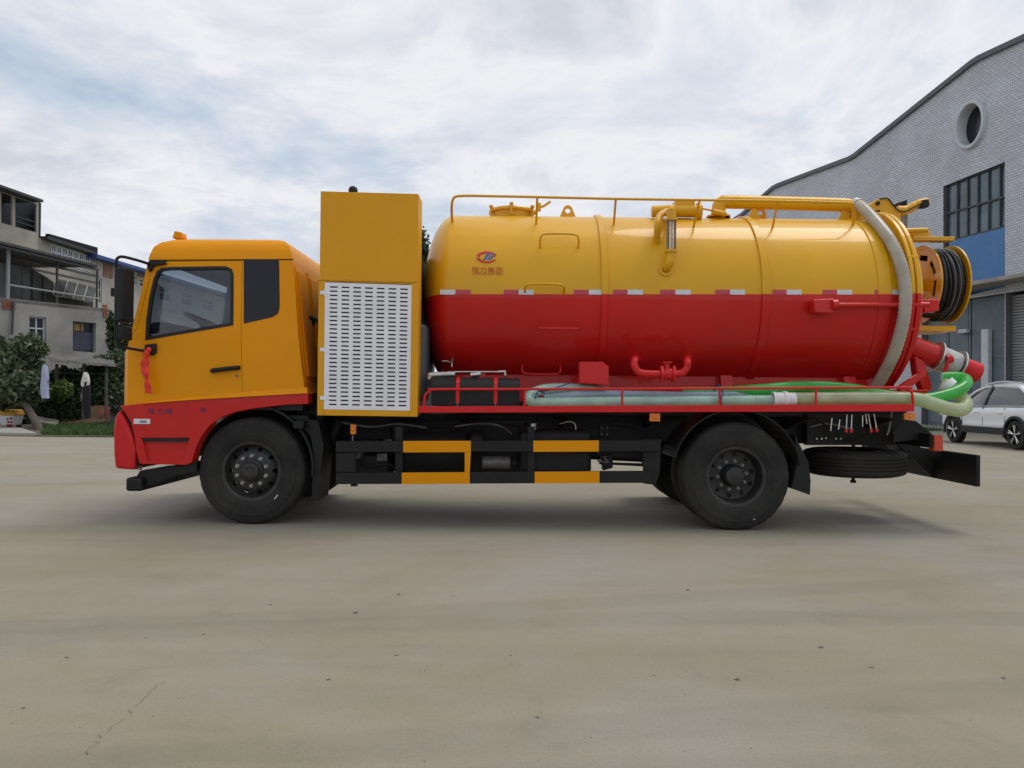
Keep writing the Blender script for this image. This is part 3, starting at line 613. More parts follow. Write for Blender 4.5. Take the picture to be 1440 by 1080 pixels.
for (px0, py0, px1, py1, yy) in ((913.5, 581, 928.5, 592.5, -.02), (1272, 580.5, 1287.5, 590.5, -.03), (492.5, 597, 500.5, 610.5, .02)):
    a, c = at(px0, py1, yy), at(px1, py0, yy); b = MB(); b.box((a.x, yy, a.z), (c.x, yy+.03, c.z)); o = b.build('side_marker_lamp', AMBER, TRUCK, bevel=0.004)
    b = MB(); b.lathe(((a.x+c.x)/2, yy, (a.z+c.z)/2), (0, 1, 0), [(-.008, .001), (-.006, .016), (0, .02)], 16); b.build('lamp_lens', AMBER, o, smooth=50)
b = MB(); p = at(496, 610, .03); b.cyl((p.x, .035, p.z-.08), (p.x, .035, p.z), .008, 8); b.build('lamp_stem', DSTEEL, TRUCK)
# tail: underrun plate, lamp bar, gussets, levers
XU = at(1376, 660, 0.0).x
b = MB(); zt_, zb_ = at(1376, 640, 0).z, at(1376, 684.5, 0).z; b.box((XU-.02, 0.0, zb_), (XU+.02, 2.4, zt_)); b.build('rear_underrun_bar', BLK, TRUCK, bevel=0.006)
for yy in (0.75, 1.6): b = MB(); b.prism([(XU-.02, yy, .45), (XU-.02, yy, .66), (XU-.35, yy, .95), (XU-.45, yy, .85)], (0, .03, 0)); b.build('underrun_bracket', BLK, TRUCK)
XL = at(1312, 622, 0.1).x
b = MB(); b.box((XL-.03, .1, at(1312, 630, .1).z), (XL+.0, 2.3, at(1312, 610, .1).z)); b.build('lamp_bar', BLK, TRUCK, bevel=0.005)
for yy in (0.07, 2.2):
    a, c = at(1311, 630.5, yy), at(1323, 612.5, yy); b = MB(); x0_ = XL; b.box((x0_, yy, .80-.015), (x0_+.085, yy+.11, .94)); o = b.build('tail_lamp', mat('tail_red', (0.55, 0.06, 0.02), 0.3, coat=0.5, var=.3, vscale=40), TRUCK, bevel=0.006)
bar('tail_gusset', [(1256, 606), (1272, 590), (1288, 592), (1313, 612), (1312, 616), (1256, 622)], BLK, TRUCK, 0.3, 0.02)
bar('tail_gusset', [(1135, 582), (1272, 582), (1272, 606), (1256, 626), (1135, 626)], BLK, TRUCK, 0.62, 0.10)
LEV = [(1170, 588, 1168, 606, 0), (1181, 590, 1179, 604, 0), (1191, 583, 1190, 606, 1), (1198, 583, 1197, 606, 1), (1217, 582, 1219, 596, 0), (1221, 582, 1225, 606, 1), (1229, 582, 1233, 605, 1), (1213, 584, 1213, 600, 0)]
for (a0, b0, a1, b1, kn) in LEV:
    b = MB(); b.tube([at(a0, b0, .05), at(a1, b1, .04)], .006, 6); o = b.build('control_lever', STEEL, TRUCK)
    if kn: b = MB(); q = at(a1, b1, .04); b.lathe(q+Vector((0, 0, .02)), (0, 0, -1), [(0, .008), (.01, .014), (.03, .016), (.04, .001)], 10); b.build('lever_knob', REDB, o, smooth=50)
b = MB(); b.tube(spline([at(1254, 575, .3), at(1252, 590, .3), at(1250, 604, .3), at(1247, 612, .3)], 5), .012, 8); b.build('brake_hose', DSTEEL, TRUCK)

# cables and pipes along the frame
for k, (pts, r, m) in enumerate((
    ([(470, 592, .5), (520, 600, .45), (560, 596, .5), (600, 602, .5)], .014, DSTEEL), ([(600, 590, .7), (690, 594, .68), (735, 600, .6), (740, 612, .5)], .012, BLKD),
    ([(640, 600, .3), (668, 596, .4), (700, 598, .5), (720, 610, .4)], .011, DSTEEL), ([(830, 600, .6), (870, 596, .6), (905, 604, .55), (925, 612, .5)], .014, BLKD),
    ([(840, 648, .3), (855, 650, .28), (850, 642, .3), (872, 640, .4)], .010, DSTEEL), ([(1150, 590, .5), (1180, 612, .5), (1206, 618, .5), (1240, 600, .5)], .012, BLKD),
    ([(1140, 600, .55), (1165, 596, .5), (1200, 604, .5)], .010, DSTEEL), ([(505, 650, .2), (520, 655, .15), (545, 653, .15), (556, 658, .18)], .012, BLKD))):
    b = MB(); b.tube(spline([at(*p) for p in pts], 6), r, 8, 0); b.build('air_line', m, TRUCK, smooth=60)
for (px, py) in ((610, 600), (705, 604), (850, 606), (1160, 606), (1250, 600)):
    b = MB(); p = at(px, py, .78); b.box((p.x-.05, .775, p.z-.06), (p.x+.05, .80, p.z+.06)); o = b.build('frame_bracket', BLK, TRUCK, bevel=.004)
    for dx, dz in ((-.03, -.035), (.03, -.035), (-.03, .035), (.03, .035)): b = MB(); b.cyl((p.x+dx, .765, p.z+dz), (p.x+dx, .776, p.z+dz), .011, 6); b.build('bolt', DSTEEL, o)
for (px, py) in ((1149, 617), (1156, 617), (1162, 616), (1176, 617), (1183, 617)):
    b = MB(); p = at(px, py, .60); b.cyl((p.x, .605, p.z), (p.x, .625, p.z), .010, 8); b.build('bolt', STEEL, TRUCK)
# ------------------------------------------------------------------ engine cabinet behind the cab
YK = -0.05
def quadbox(name, pts, y, th, m, parent, bevel=0.0):
    return bar(name, pts, m, parent, y, th, bevel)
CAB4 = [(449.5, 267.5), (590, 271.5), (587, 586), (446, 584)]
cabinet = quadbox('pump_cabinet', [(451, 269), (588.5, 272.5), (585.5, 585), (447.5, 583)], YK+0.012, 0.30, YELM, TRUCK, 0.004)
def lerp2(q, u, v):
    a = (q[0][0]*(1-u)+q[1][0]*u, q[0][1]*(1-u)+q[1][1]*u); b_ = (q[3][0]*(1-u)+q[2][0]*u, q[3][1]*(1-u)+q[2][1]*u)
    return (a[0]*(1-v)+b_[0]*v, a[1]*(1-v)+b_[1]*v)
def sub(q, u0, v0, u1, v1): return [lerp2(q, u0, v0), lerp2(q, u1, v0), lerp2(q, u1, v1), lerp2(q, u0, v1)]
quadbox('upper_panel', sub(CAB4, 0.010, 0.004, 0.990, 0.400), YK+0.002, 0.009, YELM, cabinet, 0.002)
quadbox('frame_stile', sub(CAB4, 0.0, 0.404, 0.066, 1.0), YK, 0.011, YELM, cabinet, 0.002)
quadbox('frame_stile', sub(CAB4, 0.922, 0.404, 1.0, 1.0), YK, 0.011, YELM, cabinet, 0.002)
quadbox('frame_rail', sub(CAB4, 0.068, 0.972, 0.920, 1.0), YK, 0.011, YELM, cabinet, 0.002)
# louvred white door: a sheet with real slots, a black sheet behind them in place of the shaded inside
LQ = [(457, 397), (579, 401), (576.5, 577.5), (455.5, 575.5)]
cav = quadbox('slot_shade', [(456, 396), (580, 400), (577, 578), (455, 576)], YK+0.0095, 0.002, BLK, cabinet)
cols = [468.4, 485.0, 501.5, 518.0, 534.5, 551.0, 567.2]; rows = 29
us = [0.0]; 
for c in cols: us += [(c-5.4-456)/122, (c+5.4-456)/122]
us.append(1.0); vs_ = [0.0]
for k in range(rows): vs_ += [(6.2+k*5.87-1.05)/177.5, (6.2+k*5.87+1.05)/177.5]
vs_.append(1.0)
b = MB(); fr = []; bk = []
for v in vs_:
    for u in us:
        p = at(*lerp2(LQ, u, v), YK); fr.append(Vector((p.x, YK-0.003, p.z))); bk.append(Vector((p.x, YK+0.005, p.z)))
nu, nv = len(us), len(vs_); fs = []; holes = set((i, j) for i in range(1, nu-1, 2) for j in range(1, nv-1, 2))
K = nu*nv
for j in range(nv-1):
    for i in range(nu-1):
        a, c, d, e_ = j*nu+i, j*nu+i+1, (j+1)*nu+i+1, (j+1)*nu+i
        if (i, j) in holes: fs += [(a, c, c+K, a+K), (c, d, d+K, c+K), (d, e_, e_+K, d+K), (e_, a, a+K, e_+K)]
        else: fs += [(a, e_, d, c), (a+K, c+K, d+K, e_+K)]
b.add(fr+bk, fs); louv = b.build('louvred_door', LOUV, cabinet)
for py in (411.5, 491.5, 559.5):
    q = at(457, py, YK); b = MB(); b.cyl((q.x, YK-.008, q.z-.035), (q.x, YK-.008, q.z+.035), .007, 8); b.box((q.x-.045, YK-.006, q.z-.018), (q.x+.03, YK-.0035, q.z+.018)); b.build('hinge', LOUV, louv, smooth=40)
q = at(496.5, 268, .15); b = MB(); b.lathe((q.x, .15, q.z-.02), (0, 0, 1), [(0, .045), (.03, .045), (.05, .036), (.062, .018), (.065, .001)], 20); b.build('breather_cap', BLKD, cabinet, smooth=50)
for (u, v) in [(u_, v_) for v_ in (.012, .392) for u_ in (.04, .27, .5, .73, .96)]+[(.02, .2), (.98, .2)]:
    px_, py_ = lerp2(CAB4, u, v); q = at(px_, py_, YK); b = MB(); b.lathe((q.x, YK+.002, q.z), (0, -1, 0), [(0, .008), (.003, .006), (.0045, .001)], 8); b.build('rivet', YELM, cabinet, smooth=60)
# pump unit and water tank standing behind the cabinet
b = MB(); b.box((at(455, 400, .3).x, .27, 1.1), (at(585, 400, .3).x-.02, 2.1, at(500, 345, .3).z)); b.build('pump_unit', BLKD, TRUCK, bevel=0.03)
b = MB(); b.lathe((-0.97, 1.2, 1.75), (1, 0, 0), [(-.5, .001), (-.5, .5), (-.02, .52), (0.0, .50), (0.06, .38), (0.08, .001)], 40); b.build('blower_housing', mat('grey_green_paint', (0.10, 0.13, 0.14), 0.5, var=.15), TRUCK, smooth=40)
b = MB(); b.box((-1.0, .25, 1.22), (-.86, .6, 2.0)); b.build('blower_bracket', mat('slate_paint', (0.07, 0.09, 0.10), 0.5), TRUCK, bevel=.05)

# ------------------------------------------------------------------ the tank
ZC, RT = 2.336, 0.95
def zstripe(x): return 2.318 + (x-1.5)*0.0098
def tank_lathe(prof, name, parent, n=48, mats=(YEL, RED), split=True):
    b = MB(); vs = []; fs = []; ms = []
    for (x, r) in prof:
        r = max(r, 1e-3); s = max(-0.98, min(0.98, (zstripe(x)-ZC)/max(r, 0.05))) if split else 0
        t0 = math.asin(s)
        for j in range(n): t = t0+(PI-2*t0)*j/n; vs.append((x, YC-r*math.cos(t), ZC+r*math.sin(t)))
        for j in range(n): t = PI-t0+(PI+2*t0)*j/n; vs.append((x, YC-r*math.cos(t), ZC+r*math.sin(t)))
    m = 2*n
    for i in range(len(prof)-1):
        for j in range(m):
            fs.append((i*m+j, i*m+(j+1) % m, (i+1)*m+(j+1) % m, (i+1)*m+j)); ms.append(0 if j < n else 1)
    b.v = vs; b.f = fs; b.m = ms; return b.build(name, list(mats), parent, smooth=30)
barrel = [(x, RT) for x in np.linspace(-0.64, 3.97, 40)]
head = [(-0.64-0.345*math.sin(t), RT*math.cos(t)**0.9 if t < 1.56 else 0.0) for t in np.linspace(PI/2, 0.0, 22)]
tank = tank_lathe(head[:-1]+barrel, 'tank_shell', TRUCK)
def band(x0, x1, dr): return [(x0, RT-.005), (x0, RT+dr*.6), (x0+.006, RT+dr), (x1-.006, RT+dr), (x1, RT+dr*.6), (x1, RT-.005)]
tank_lathe(band(.885, .955, .022), 'tank_band', tank); tank_lathe(band(2.495, 2.575, .022), 'tank_band', tank); tank_lathe(band(3.665, 3.80, .012), 'tank_band', tank)
tank_lathe([(3.955, RT-.02), (3.955, 1.025), (3.962, 1.032), (3.995, 1.032), (4.0, 1.025), (4.0, .98), (4.012, .98), (4.012, 1.025), (4.018, 1.032), (4.05, 1.032), (4.055, 1.025), (4.06, .985)], 'rear_flange', tank)
rdoor = tank_lathe([(4.055, .985), (4.075, .978), (4.09, .955)]+[(4.09+.16*math.sin(t), .955*math.cos(t)) for t in np.linspace(0.1, 1.56, 16)], 'rear_door', tank)
def tk(px, py, dr=0.0):                       # the tank's near surface under a pixel of the photo
    d = ray(px, py); o = CAM-Vector((0, YC, ZC)); R = RT+dr
    A = d.y*d.y+d.z*d.z; B = 2*(o.y*d.y+o.z*d.z); C = o.y*o.y+o.z*o.z-R*R; D = B*B-4*A*C
    t = (-B-math.sqrt(max(D, 0)))/(2*A); return CAM+d*t
def tn(p): return Vector((0, p.y-YC, p.z-ZC)).normalized()
def cyl_wrap(x, s, R):                        # x along the tank, s = arc height above the centre
    t = s/R; return Vector((x, YC-R*math.cos(t), ZC+R*math.sin(t)))
def tape(px0, px1, py0, py1, m, nm):
    A = tk(px0, py1); B = tk(px1, py0); b = MB(); s0, s1 = math.asin((A.z-ZC)/RT)*RT, math.asin((B.z-ZC)/RT)*RT
    g = []
    for R in (RT+.0045, RT+.001):
        for s in np.linspace(s0, s1, 3):
            for x in (A.x, B.x): g.append(cyl_wrap(x, s, R))
    b.add(g, [(0, 1, 3, 2), (2, 3, 5, 4), (6, 8, 9, 7), (8, 10, 11, 9), (0, 6, 7, 1), (4, 5, 11, 10), (0, 2, 8, 6), (2, 4, 10, 8), (1, 7, 9, 3), (3, 9, 11, 5)]); b.build(nm, m, tank)
yt = lambda x: (408.0, 414.6)
for (x0, x1, m) in [(619, 640, 'w'), (641, 662, 'r'), (708.5, 729.5, 'r'), (729.5, 750.5, 'w'), (807, 828, 'r'), (828, 849, 'w'), (862, 882.5, 'r'), (882.5, 904, 'w'), (928.5, 949.5, 'r'), (949.5, 971, 'w'), (1006, 1026.5, 'r'), (1026.5, 1047.5, 'w'), (1086.5, 1106, 'r'), (1106, 1127, 'w'), (1157, 1177, 'r'), (1177, 1198, 'w'), (1230, 1247.5, 'r'), (1247.5, 1264, 'w')]:
    py1 = 414.2; tape(x0, x1, 407.6, py1, REDTAPE if m == 'r' else WHTAPE, 'red_reflector' if m == 'r' else 'white_reflector')
# lettering and emblem wrapped onto the shell
def wrap_text(body, px, py, wpx, hpx, m, name):
    c = tk(px, py); s0 = math.asin((c.z-ZC)/RT)*RT; me = text_mesh(body, 1.0); vs = np.array([v.co[:] for v in me.vertices]); w = np.ptp(vs[:, 0]); h = np.ptp(vs[:, 1])
    sx = (tk(px+wpx/2, py).x-tk(px-wpx/2, py).x)/w; sy = hpx/138/h; mx, my = (vs[:, 0].max()+vs[:, 0].min())/2, (vs[:, 1].max()+vs[:, 1].min())/2
    for v in me.vertices: v.co = cyl_wrap(c.x+(v.co.x-mx)*sx, s0+(v.co.y-my)*sy, RT+.0035)
    me.materials.clear(); me.materials.append(m); me.name = name; o = bpy.data.objects.new(name, me); COL.objects.link(o); adopt(o, tank); return o
wrap_text('程力集团', 685, 379.5, 43, 8.5, REDTXT, 'lettering')
wrap_text('CHENGLIJITUAN', 685.5, 385.8, 42, 4.2, REDTXT, 'lettering')
def emblem(pts, m, name):
    c = tk(684.5, 361.5); s0 = math.asin((c.z-ZC)/RT)*RT; b = MB(); k = 1/138.5
    A = [cyl_wrap(c.x+x*k, s0+y*k, RT+.0045) for x, y in pts]; B = [cyl_wrap(c.x+x*k, s0+y*k, RT+.001) for x, y in pts]; n = len(A)
    b.add(A+B, [tuple(range(n)), tuple(range(2*n-1, n-1, -1))]+[(i, (i+1) % n, (i+1) % n+n, i+n) for i in range(n)]); b.build(name, m, tank)
def ell(a0, a1, rx, ry, n=18, cx=0, cy=0): return [(cx+rx*math.cos(math.radians(t)), cy+ry*math.sin(math.radians(t))) for t in np.linspace(a0, a1, n)]
emblem(ell(20, 172, 14.5, 9.6)+ell(172, 30, 11.2, 6.6, cx=1.2, cy=-.4), LOGORED, 'emblem_ring'); emblem(ell(190, 335, 14.5, 9.6)+ell(330, 192, 11.8, 7.4, cx=1.2, cy=.6), LOGORED, 'emblem_ring')
emblem([(-5, -4.5), (-1.5, -4.5), (3.2, 4.2), (11, 4.8), (9.5, 6.4), (0.2, 6.0)], LOGOBLU, 'emblem_letter'); emblem([(0.6, -4.5), (3.2, -4.5), (6.3, 2.4), (3.8, 2.4)], LOGOBLU, 'emblem_letter'); emblem([(4.6, -4.5), (6.6, -4.5), (8.6, .4), (12, .8), (11.4, 2.6), (7.4, 2.4)], LOGOBLU, 'emblem_letter')
# climbing rungs on the side
def rung(px0, px1, py, drop, out=0.11, r=0.011):
    m = YEL if py < 412 else RED; a, c = tk(px0, py), tk(px1, py); n = tn(a); dn = Vector((0, 0, -1))
    d = drop/138; A = a+n*out-Vector((0, 0, 0)); 
    def on(x, s): return cyl_wrap(x, s, RT)
    s0 = math.asin((a.z-ZC)/RT)*RT
    p = [on(a.x-.02, s0-d)-n*.01, on(a.x-.02, s0-d)+n*.02, on(a.x-.015, s0-d*.4)+n*out*.8, on(a.x+.04, s0)+n*out, on(c.x-.04, s0)+n*out, on(c.x+.015, s0-d*.4)+n*out*.8, on(c.x+.02, s0-d)+n*.02, on(c.x+.02, s0-d)-n*.01]
    b = MB(); b.tube(spline(p, 5), r, 8); b.build('rung', m, tank, smooth=60)
rung(762, 810, 340, 10); rung(741, 790, 402.5, 8); rung(759, 811, 457.5, 2); rung(737, 785, 514.5, -3)
# hand rail along the top
rail = MB(); RP = [tk(636, 310)+Vector((0, 0, -.02)), at(635.3, 300, .55), at(635.5, 287, .47), at(637.5, 279.5, .45), at(643, 276, .44), at(660, 275.2, .42), at(750, 277, .42), at(860, 279.5, .42), at(1000, 281.5, .42), at(1100, 283, .42), at(1190, 285.5, .45), at(1199, 289, .48), at(1201, 300, .6), tk(1199, 316)+Vector((0, 0, -.02))]
rail.tube(spline(RP[:6], 5)[:-1]+spline(RP[5:], 5), .0135, 10); hr = rail.build('hand_rail', YEL, tank, smooth=60)
for (bx, by, tx, ty) in ((754, 314, 755.5, 277), (863, 314.5, 866, 279.5), (975, 318, 984, 281.3), (1086, 319, 1094, 283)):
    b = MB(); b.tube([tk(bx, by)-Vector((0, 0, .02)), at(tx, ty, .42)], .012, 8); b.build('rail_post', YEL, hr, smooth=60)
# manhole, lugs
q = at(720, 300, YC); mh = MB(); mh.lathe((q.x, YC, ZC+RT-.08), (0, 0, 1), [(0, .235), (.125, .235), (.13, .262), (.15, .262), (.165, .25), (.178, .18), (.185, .001)], 40); mho = mh.build('manhole', YEL, tank, smooth=35)
for k in range(6):
    a = k*PI/3+.5; c_ = Vector((q.x+.265*math.cos(a), YC+.265*math.sin(a), ZC+RT+.045)); b = MB(); b.cyl(c_-Vector((0, 0, .06)), c_+Vector((0, 0, .07)), .015, 8); b.lathe(c_+Vector((0, 0, .045)), (0, 0, 1), [(0, .001), (0, .026), (.02, .026), (.02, .001)], 6); b.build('manhole_clamp', YEL, mho)
b = MB(); b.tube(spline([at(752, 301, 1.05), at(757, 292, 1.0), at(764, 290, 1.0), at(774, 283.5, 1.0)], 5), .014, 8); b.cyl(at(757, 297, 1.0), at(757, 286, 1.0), .03, 10); b.build('relief_valve', YEL, tank, smooth=50)
def lug(px0, px1, pyt, pyb, y):
    c = (px0+px1)/2; w = (px1-px0)/2; b = MB()
    out = [(px0, pyb), (px0+1.5, pyb-2)]+[(c+w*.55*math.cos(t), pyt+w*.55-w*.55*math.sin(t)) for t in np.linspace(PI*.95, PI*.05, 9)]+[(px1-1.5, pyb-2), (px1, pyb)]
    P = [at(*p, y) for p in out]; b.prism(P, (0, .03, 0)); o = b.build('lifting_lug', YEL); 
    h = [at(c+w*.30*math.cos(t), pyt+w*.62+w*.30*math.sin(t), y) for t in np.linspace(0, 2*PI, 14, endpoint=False)]
    boolean(o, [prism_y(h, y-.2, y+.3, m=YEL)]); o.data.shade_smooth(); o.data.set_sharp_from_angle(angle=.6); adopt(o, tank)
lug(786, 811, 288.5, 306, 1.15); lug(1058, 1081, 292, 310, 1.15)
# level sight glass with its elbows and the overflow valve
y0 = .62; vb = at(950, 297, .9)
sv = MB(); sv.cyl(at(917.5, 297.5, .85), at(940, 296, .85), .062, 20); sv.lathe(at(917.5, 297.5, .85), (-1, 0, 0), [(0, .062), (.01, .05), (.01, .001)], 20)
svo = sv.build('overflow_valve', YEL, tank, smooth=40)
b = MB(); b.cyl(at(938, 296.5, .85), at(986, 297, .85), .068, 20); b.box(at(950, 299, .80), at(972, 286, .98)); b.build('valve_body', YEL, svo, bevel=.008)
b = MB(); b.cyl(at(963, 292, .84), at(963, 283.5, .84), .026, 12); b.cyl(at(957, 289, .86), at(957, 285, .86), .018, 10); b.build('valve_stem', DSTEEL, svo, smooth=40)
b = MB(); b.lathe(at(979, 298, .86), (1, 0, 0), [(0, .001), (0, .095), (.05, .095), (.05, .001)], 24); b.build('valve_flange', YEL, svo, smooth=40)
b = MB(); b.tube([at(985, 293, .8), at(1018, 299, .85), at(1020, 301, .9)], .011, 8); b.cyl(at(1002, 297.5, .82), at(1020, 301, .86), .03, 10); b.build('valve_rod', YEL, svo, smooth=40)
b = MB(); b.tube(spline([at(938, 297, .75), at(931, 301, .55), at(926, 307, .40), at(924.5, 320, .33), tk(924.5, 344, -.03)], 6), .035, 14); b.build('elbow_pipe', YEL, svo, smooth=50)
b = MB(); b.cyl(at(944, 295, .24), at(944, 309.5, .24), .048, 18); b.cyl(at(944, 307, .24), at(944, 310.5, .24), .062, 18); b.cyl(at(944, 299, .24), at(944, 297, .85), .045, 14); b.build('upper_fitting', YEL, svo, smooth=40)
b = MB(); b.lathe(at(944, 352.5, .24), (0, 0, 1), [(0, .036), (at(944, 310.5, .24).z-at(944, 352.5, .24).z, .036)], 20); b.build('glass_tube', TUBEGL, svo, smooth=50)
for dx in (-6.2, 1.0, 6.2): b = MB(); b.cyl(at(944+dx, 309, .19 if dx == 1 else .24), at(944+dx, 354, .19 if dx == 1 else .24), .0055, 6); b.build('tie_rod', DSTEEL, svo)
b = MB(); b.cyl(at(943.5, 351.5, .24), at(943.5, 355, .24), .062, 18); b.tube(spline([at(943.5, 354, .24), at(943, 362, .235), at(941, 370, .23), at(938, 376, .26), tk(936, 379, -.04)], 6), .046, 14); b.lathe(tk(936, 379), tn(tk(936, 379)), [(-.01, .001), (-.01, .072), (.012, .072), (.012, .04)], 18); b.build('lower_elbow', YEL, svo, smooth=40)
# big suction pipe along the top and the milky hose that follows the tail of the tank
pp = [Vector((at(1010, 300, 1.0).x, 1.0, ZC+RT-.06)), at(1010.5, 298, 1.0), at(1011, 290, 1.0), at(1015, 285.5, 1.0), at(1022, 284, 1.0), at(1090, 285.5, 1.0), at(1180, 288, 1.0), at(1194, 289.5, 1.0), at(1201, 293, 1.0), at(1204, 299, 1.0), Vector((at(1204.5, 308, 1.0).x, 1.0, ZC+RT-.06))]
b = MB(); b.tube(spline(pp, 6), .074, 20); po = b.build('suction_pipe', YEL, tank, smooth=50)
b = MB(); b.lathe(Vector((at(1010, 305, 1.0).x, 1.0, ZC+RT-.02)), (0, 0, 1), [(0, .13), (.02, .13), (.022, .085), (.05, .078)], 24); b.build('pipe_flange', YEL, po, smooth=40)
for px in (1060, 1187): b = MB(); q0 = at(px, 300, 1.0); b.prism([(q0.x-.07, .98, ZC+RT-.03), (q0.x+.07, .98, ZC+RT-.03), (q0.x+.02, .98, q0.z+.05), (q0.x-.02, .98, q0.z+.05)], (0, .04, 0)); b.build('pipe_support', YEL, po)
arc = [at(*p) for p in ((1203, 287, 1.0), (1212, 291.5, .86), (1231, 311, .60), (1250, 335.5, .375), (1264, 364, .245), (1272, 396, .17), (1273, 429, .16), (1268, 462, .185), (1258, 495, .28), (1246, 520, .42), (1231, 546, .60))]
b = MB(); ribbed(b, spline(arc, 5), .063, .045, .005, 18); b.build('tail_hose', HOSEWHT, tank, smooth=60)
b = MB(); b.cyl(at(1203, 287, 1.0), at(1208, 289, .93), .072, 18); b.build('hose_clamp', STEEL, tank, smooth=40)
# rear jib, arm, reel
bar('jib_bracket', [(1214, 296), (1222, 288), (1232, 281), (1244, 278.5), (1252, 281), (1262, 293), (1267, 296), (1267, 323), (1252, 318), (1236, 306), (1228, 300)], YEL, tank, 1.05, .16, .006)
b = MB(); q = at(1234.5, 286, 1.04); b.lathe(q, (0, 1, 0), [(-.012, .001), (-.012, .022), (.02, .022)], 14); b.build('pivot_pin', BLKD, tank, smooth=40)
bar('cable_guide', [(1229, 297), (1237, 295), (1238, 302), (1231, 301)], BLKD, tank, 1.03, .03)
b = MB(); b.tube(spline([at(1262, 296, 1.1), at(1270, 296.5, 1.1), at(1280, 293, 1.1), at(1290, 286.5, 1.1), at(1304, 283, 1.1)], 6), [.055]*8+[.05]*8+[.042]*9, 10); b.build('jib_arm', YEL, tank, smooth=50)
bar('arm_head', [(1297, 281), (1306, 280), (1308, 287), (1306, 291), (1296, 291)], BLKD, tank, 1.05, .1, .008)
bar('guide_roller', [(1263, 285), (1275, 281.5), (1274, 289), (1266, 290)], BLKD, tank, 1.3, .1)
b = MB(); b.tube(spline([at(1237, 279.5, 1.03), at(1248, 279, 1.03), at(1256, 288, 1.03), at(1263, 295.5, 1.03), at(1272, 297.5, 1.03), at(1284, 292, 1.03), at(1296, 286, 1.03)], 6), .008, 6); b.build('control_cable', BLKD, tank, smooth=60)
b = MB(); b.box((at(1269, 300, 1.3).x, 1.25, at(1269, 322, 1.3).z), (at(1273, 300, 1.3).x, 1.33, at(1269, 300, 1.3).z)); b.build('jib_post', DSTEEL, tank)
b = MB(); b.tube([at(1252, 325, .8), at(1272, 324.5, .8), at(1273, 324.5, .8), at(1304, 323.5, .8)], [.036, .036, .026, .026], 14); b.lathe(at(1252, 324.8, .8), (1, 0, 0), [(-.03, .001), (-.03, .025), (0, .036)], 12); b.build('door_cylinder', YEL, tank, smooth=40)
RX0, RX1, RZ, RR = 4.60, 4.91, 2.575, 0.44
def reel_disc(x, slots):
    b = MB(); b.lathe((x, YC, RZ), (1, 0, 0), [(-.006, .001), (-.006, RR-.008), (-.009, RR), (.009, RR), (.006, RR-.008), (.006, .001)], 56); o = b.build('reel_flange', YEL)
    if slots:
        c = MB()
        for k in range(8):
            a = 2*PI*k/8+.25; u = Vector((0, math.cos(a), math.sin(a))); t = Vector((0, -math.sin(a), math.cos(a))); p = Vector((x, YC, RZ))+u*.30
            c.prism([p-u*.03-t*.085+Vector((-.1, 0, 0)), p+u*.03-t*.085+Vector((-.1, 0, 0)), p+u*.03+t*.085+Vector((-.1, 0, 0)), p-u*.03+t*.085+Vector((-.1, 0, 0))], (.2, 0, 0))
        boolean(o, [c.build('cut', YEL)])
    o.data.shade_smooth(); o.data.set_sharp_from_angle(angle=.6); adopt(o, REEL); return o
REEL = empty('hose_reel', (RX0, YC, RZ), TRUCK); adopt(REEL, TRUCK)
REEL.matrix_parent_inverse = Matrix.Translation(-TRUCK.location)
reel_disc(RX0, True); reel_disc(RX1, False)
b = MB(); b.cyl((4.3, YC, RZ), (RX1+.05, YC, RZ), .07, 16); b.build('reel_axle', YEL, REEL, smooth=40)
HOSEBLK = mat('black_rubber_hose', (0.011, 0.011, 0.012), 0.5, var=.3, vscale=20)
for layer, r in ((0, .385),):
    for k in range(9):
        x = RX0+.03+k*.030; b = MB(); n = 44; rr = r + .012*math.sin(k*2.1); b.tube([(x+.006*math.sin(3*t+k), YC+rr*math.cos(t), RZ+rr*math.sin(t)) for t in np.linspace(0, 2*PI, n, endpoint=False)], .0165, 8, closed=True)
        b.build('hose_coil', HOSEBLK, REEL, smooth=60)
for k, x in enumerate((RX0+.165, RX0+.215, RX0+.235)):
    b = MB(); b.tube([(x+.008*math.sin(2*t+k), YC+.405*math.cos(t), RZ+.405*math.sin(t)) for t in np.linspace(0, 2*PI, 60, endpoint=False)], .004, 5, closed=True); b.build('hose_stripe', mat('hose_print', (0.25, 0.26, 0.27), .6), REEL)
b = MB(); b.lathe((RX0, YC, RZ), (1, 0, 0), [(.01, .37), (RX1-RX0-.01, .37)], 40); b.build('reel_drum', HOSEBLK, REEL, smooth=40)
b = MB(); p = at(1305, 341, .9); b.box((4.35, .88, RZ+RR+.0), (4.80, 1.0, RZ+RR+.045)); b.box((4.35, .9, RZ+RR+.046), (4.55, 1.2, RZ+RR+.10)); b.build('reel_frame', YEL, REEL, bevel=.005)
b = MB(); b.box((4.30, .95, RZ-RR-.10), (4.86, 1.45, RZ-RR-.04)); b.build('reel_shelf', YEL, REEL, bevel=.005)
b = MB(); b.tube(spline([(4.70, .83, RZ-.30), (4.66, .86, RZ-.36), (4.58, .95, RZ-.37), (4.45, 1.1, RZ-.33)], 6), .03, 10); b.build('hose_tail', HOSEBLK, REEL, smooth=60)
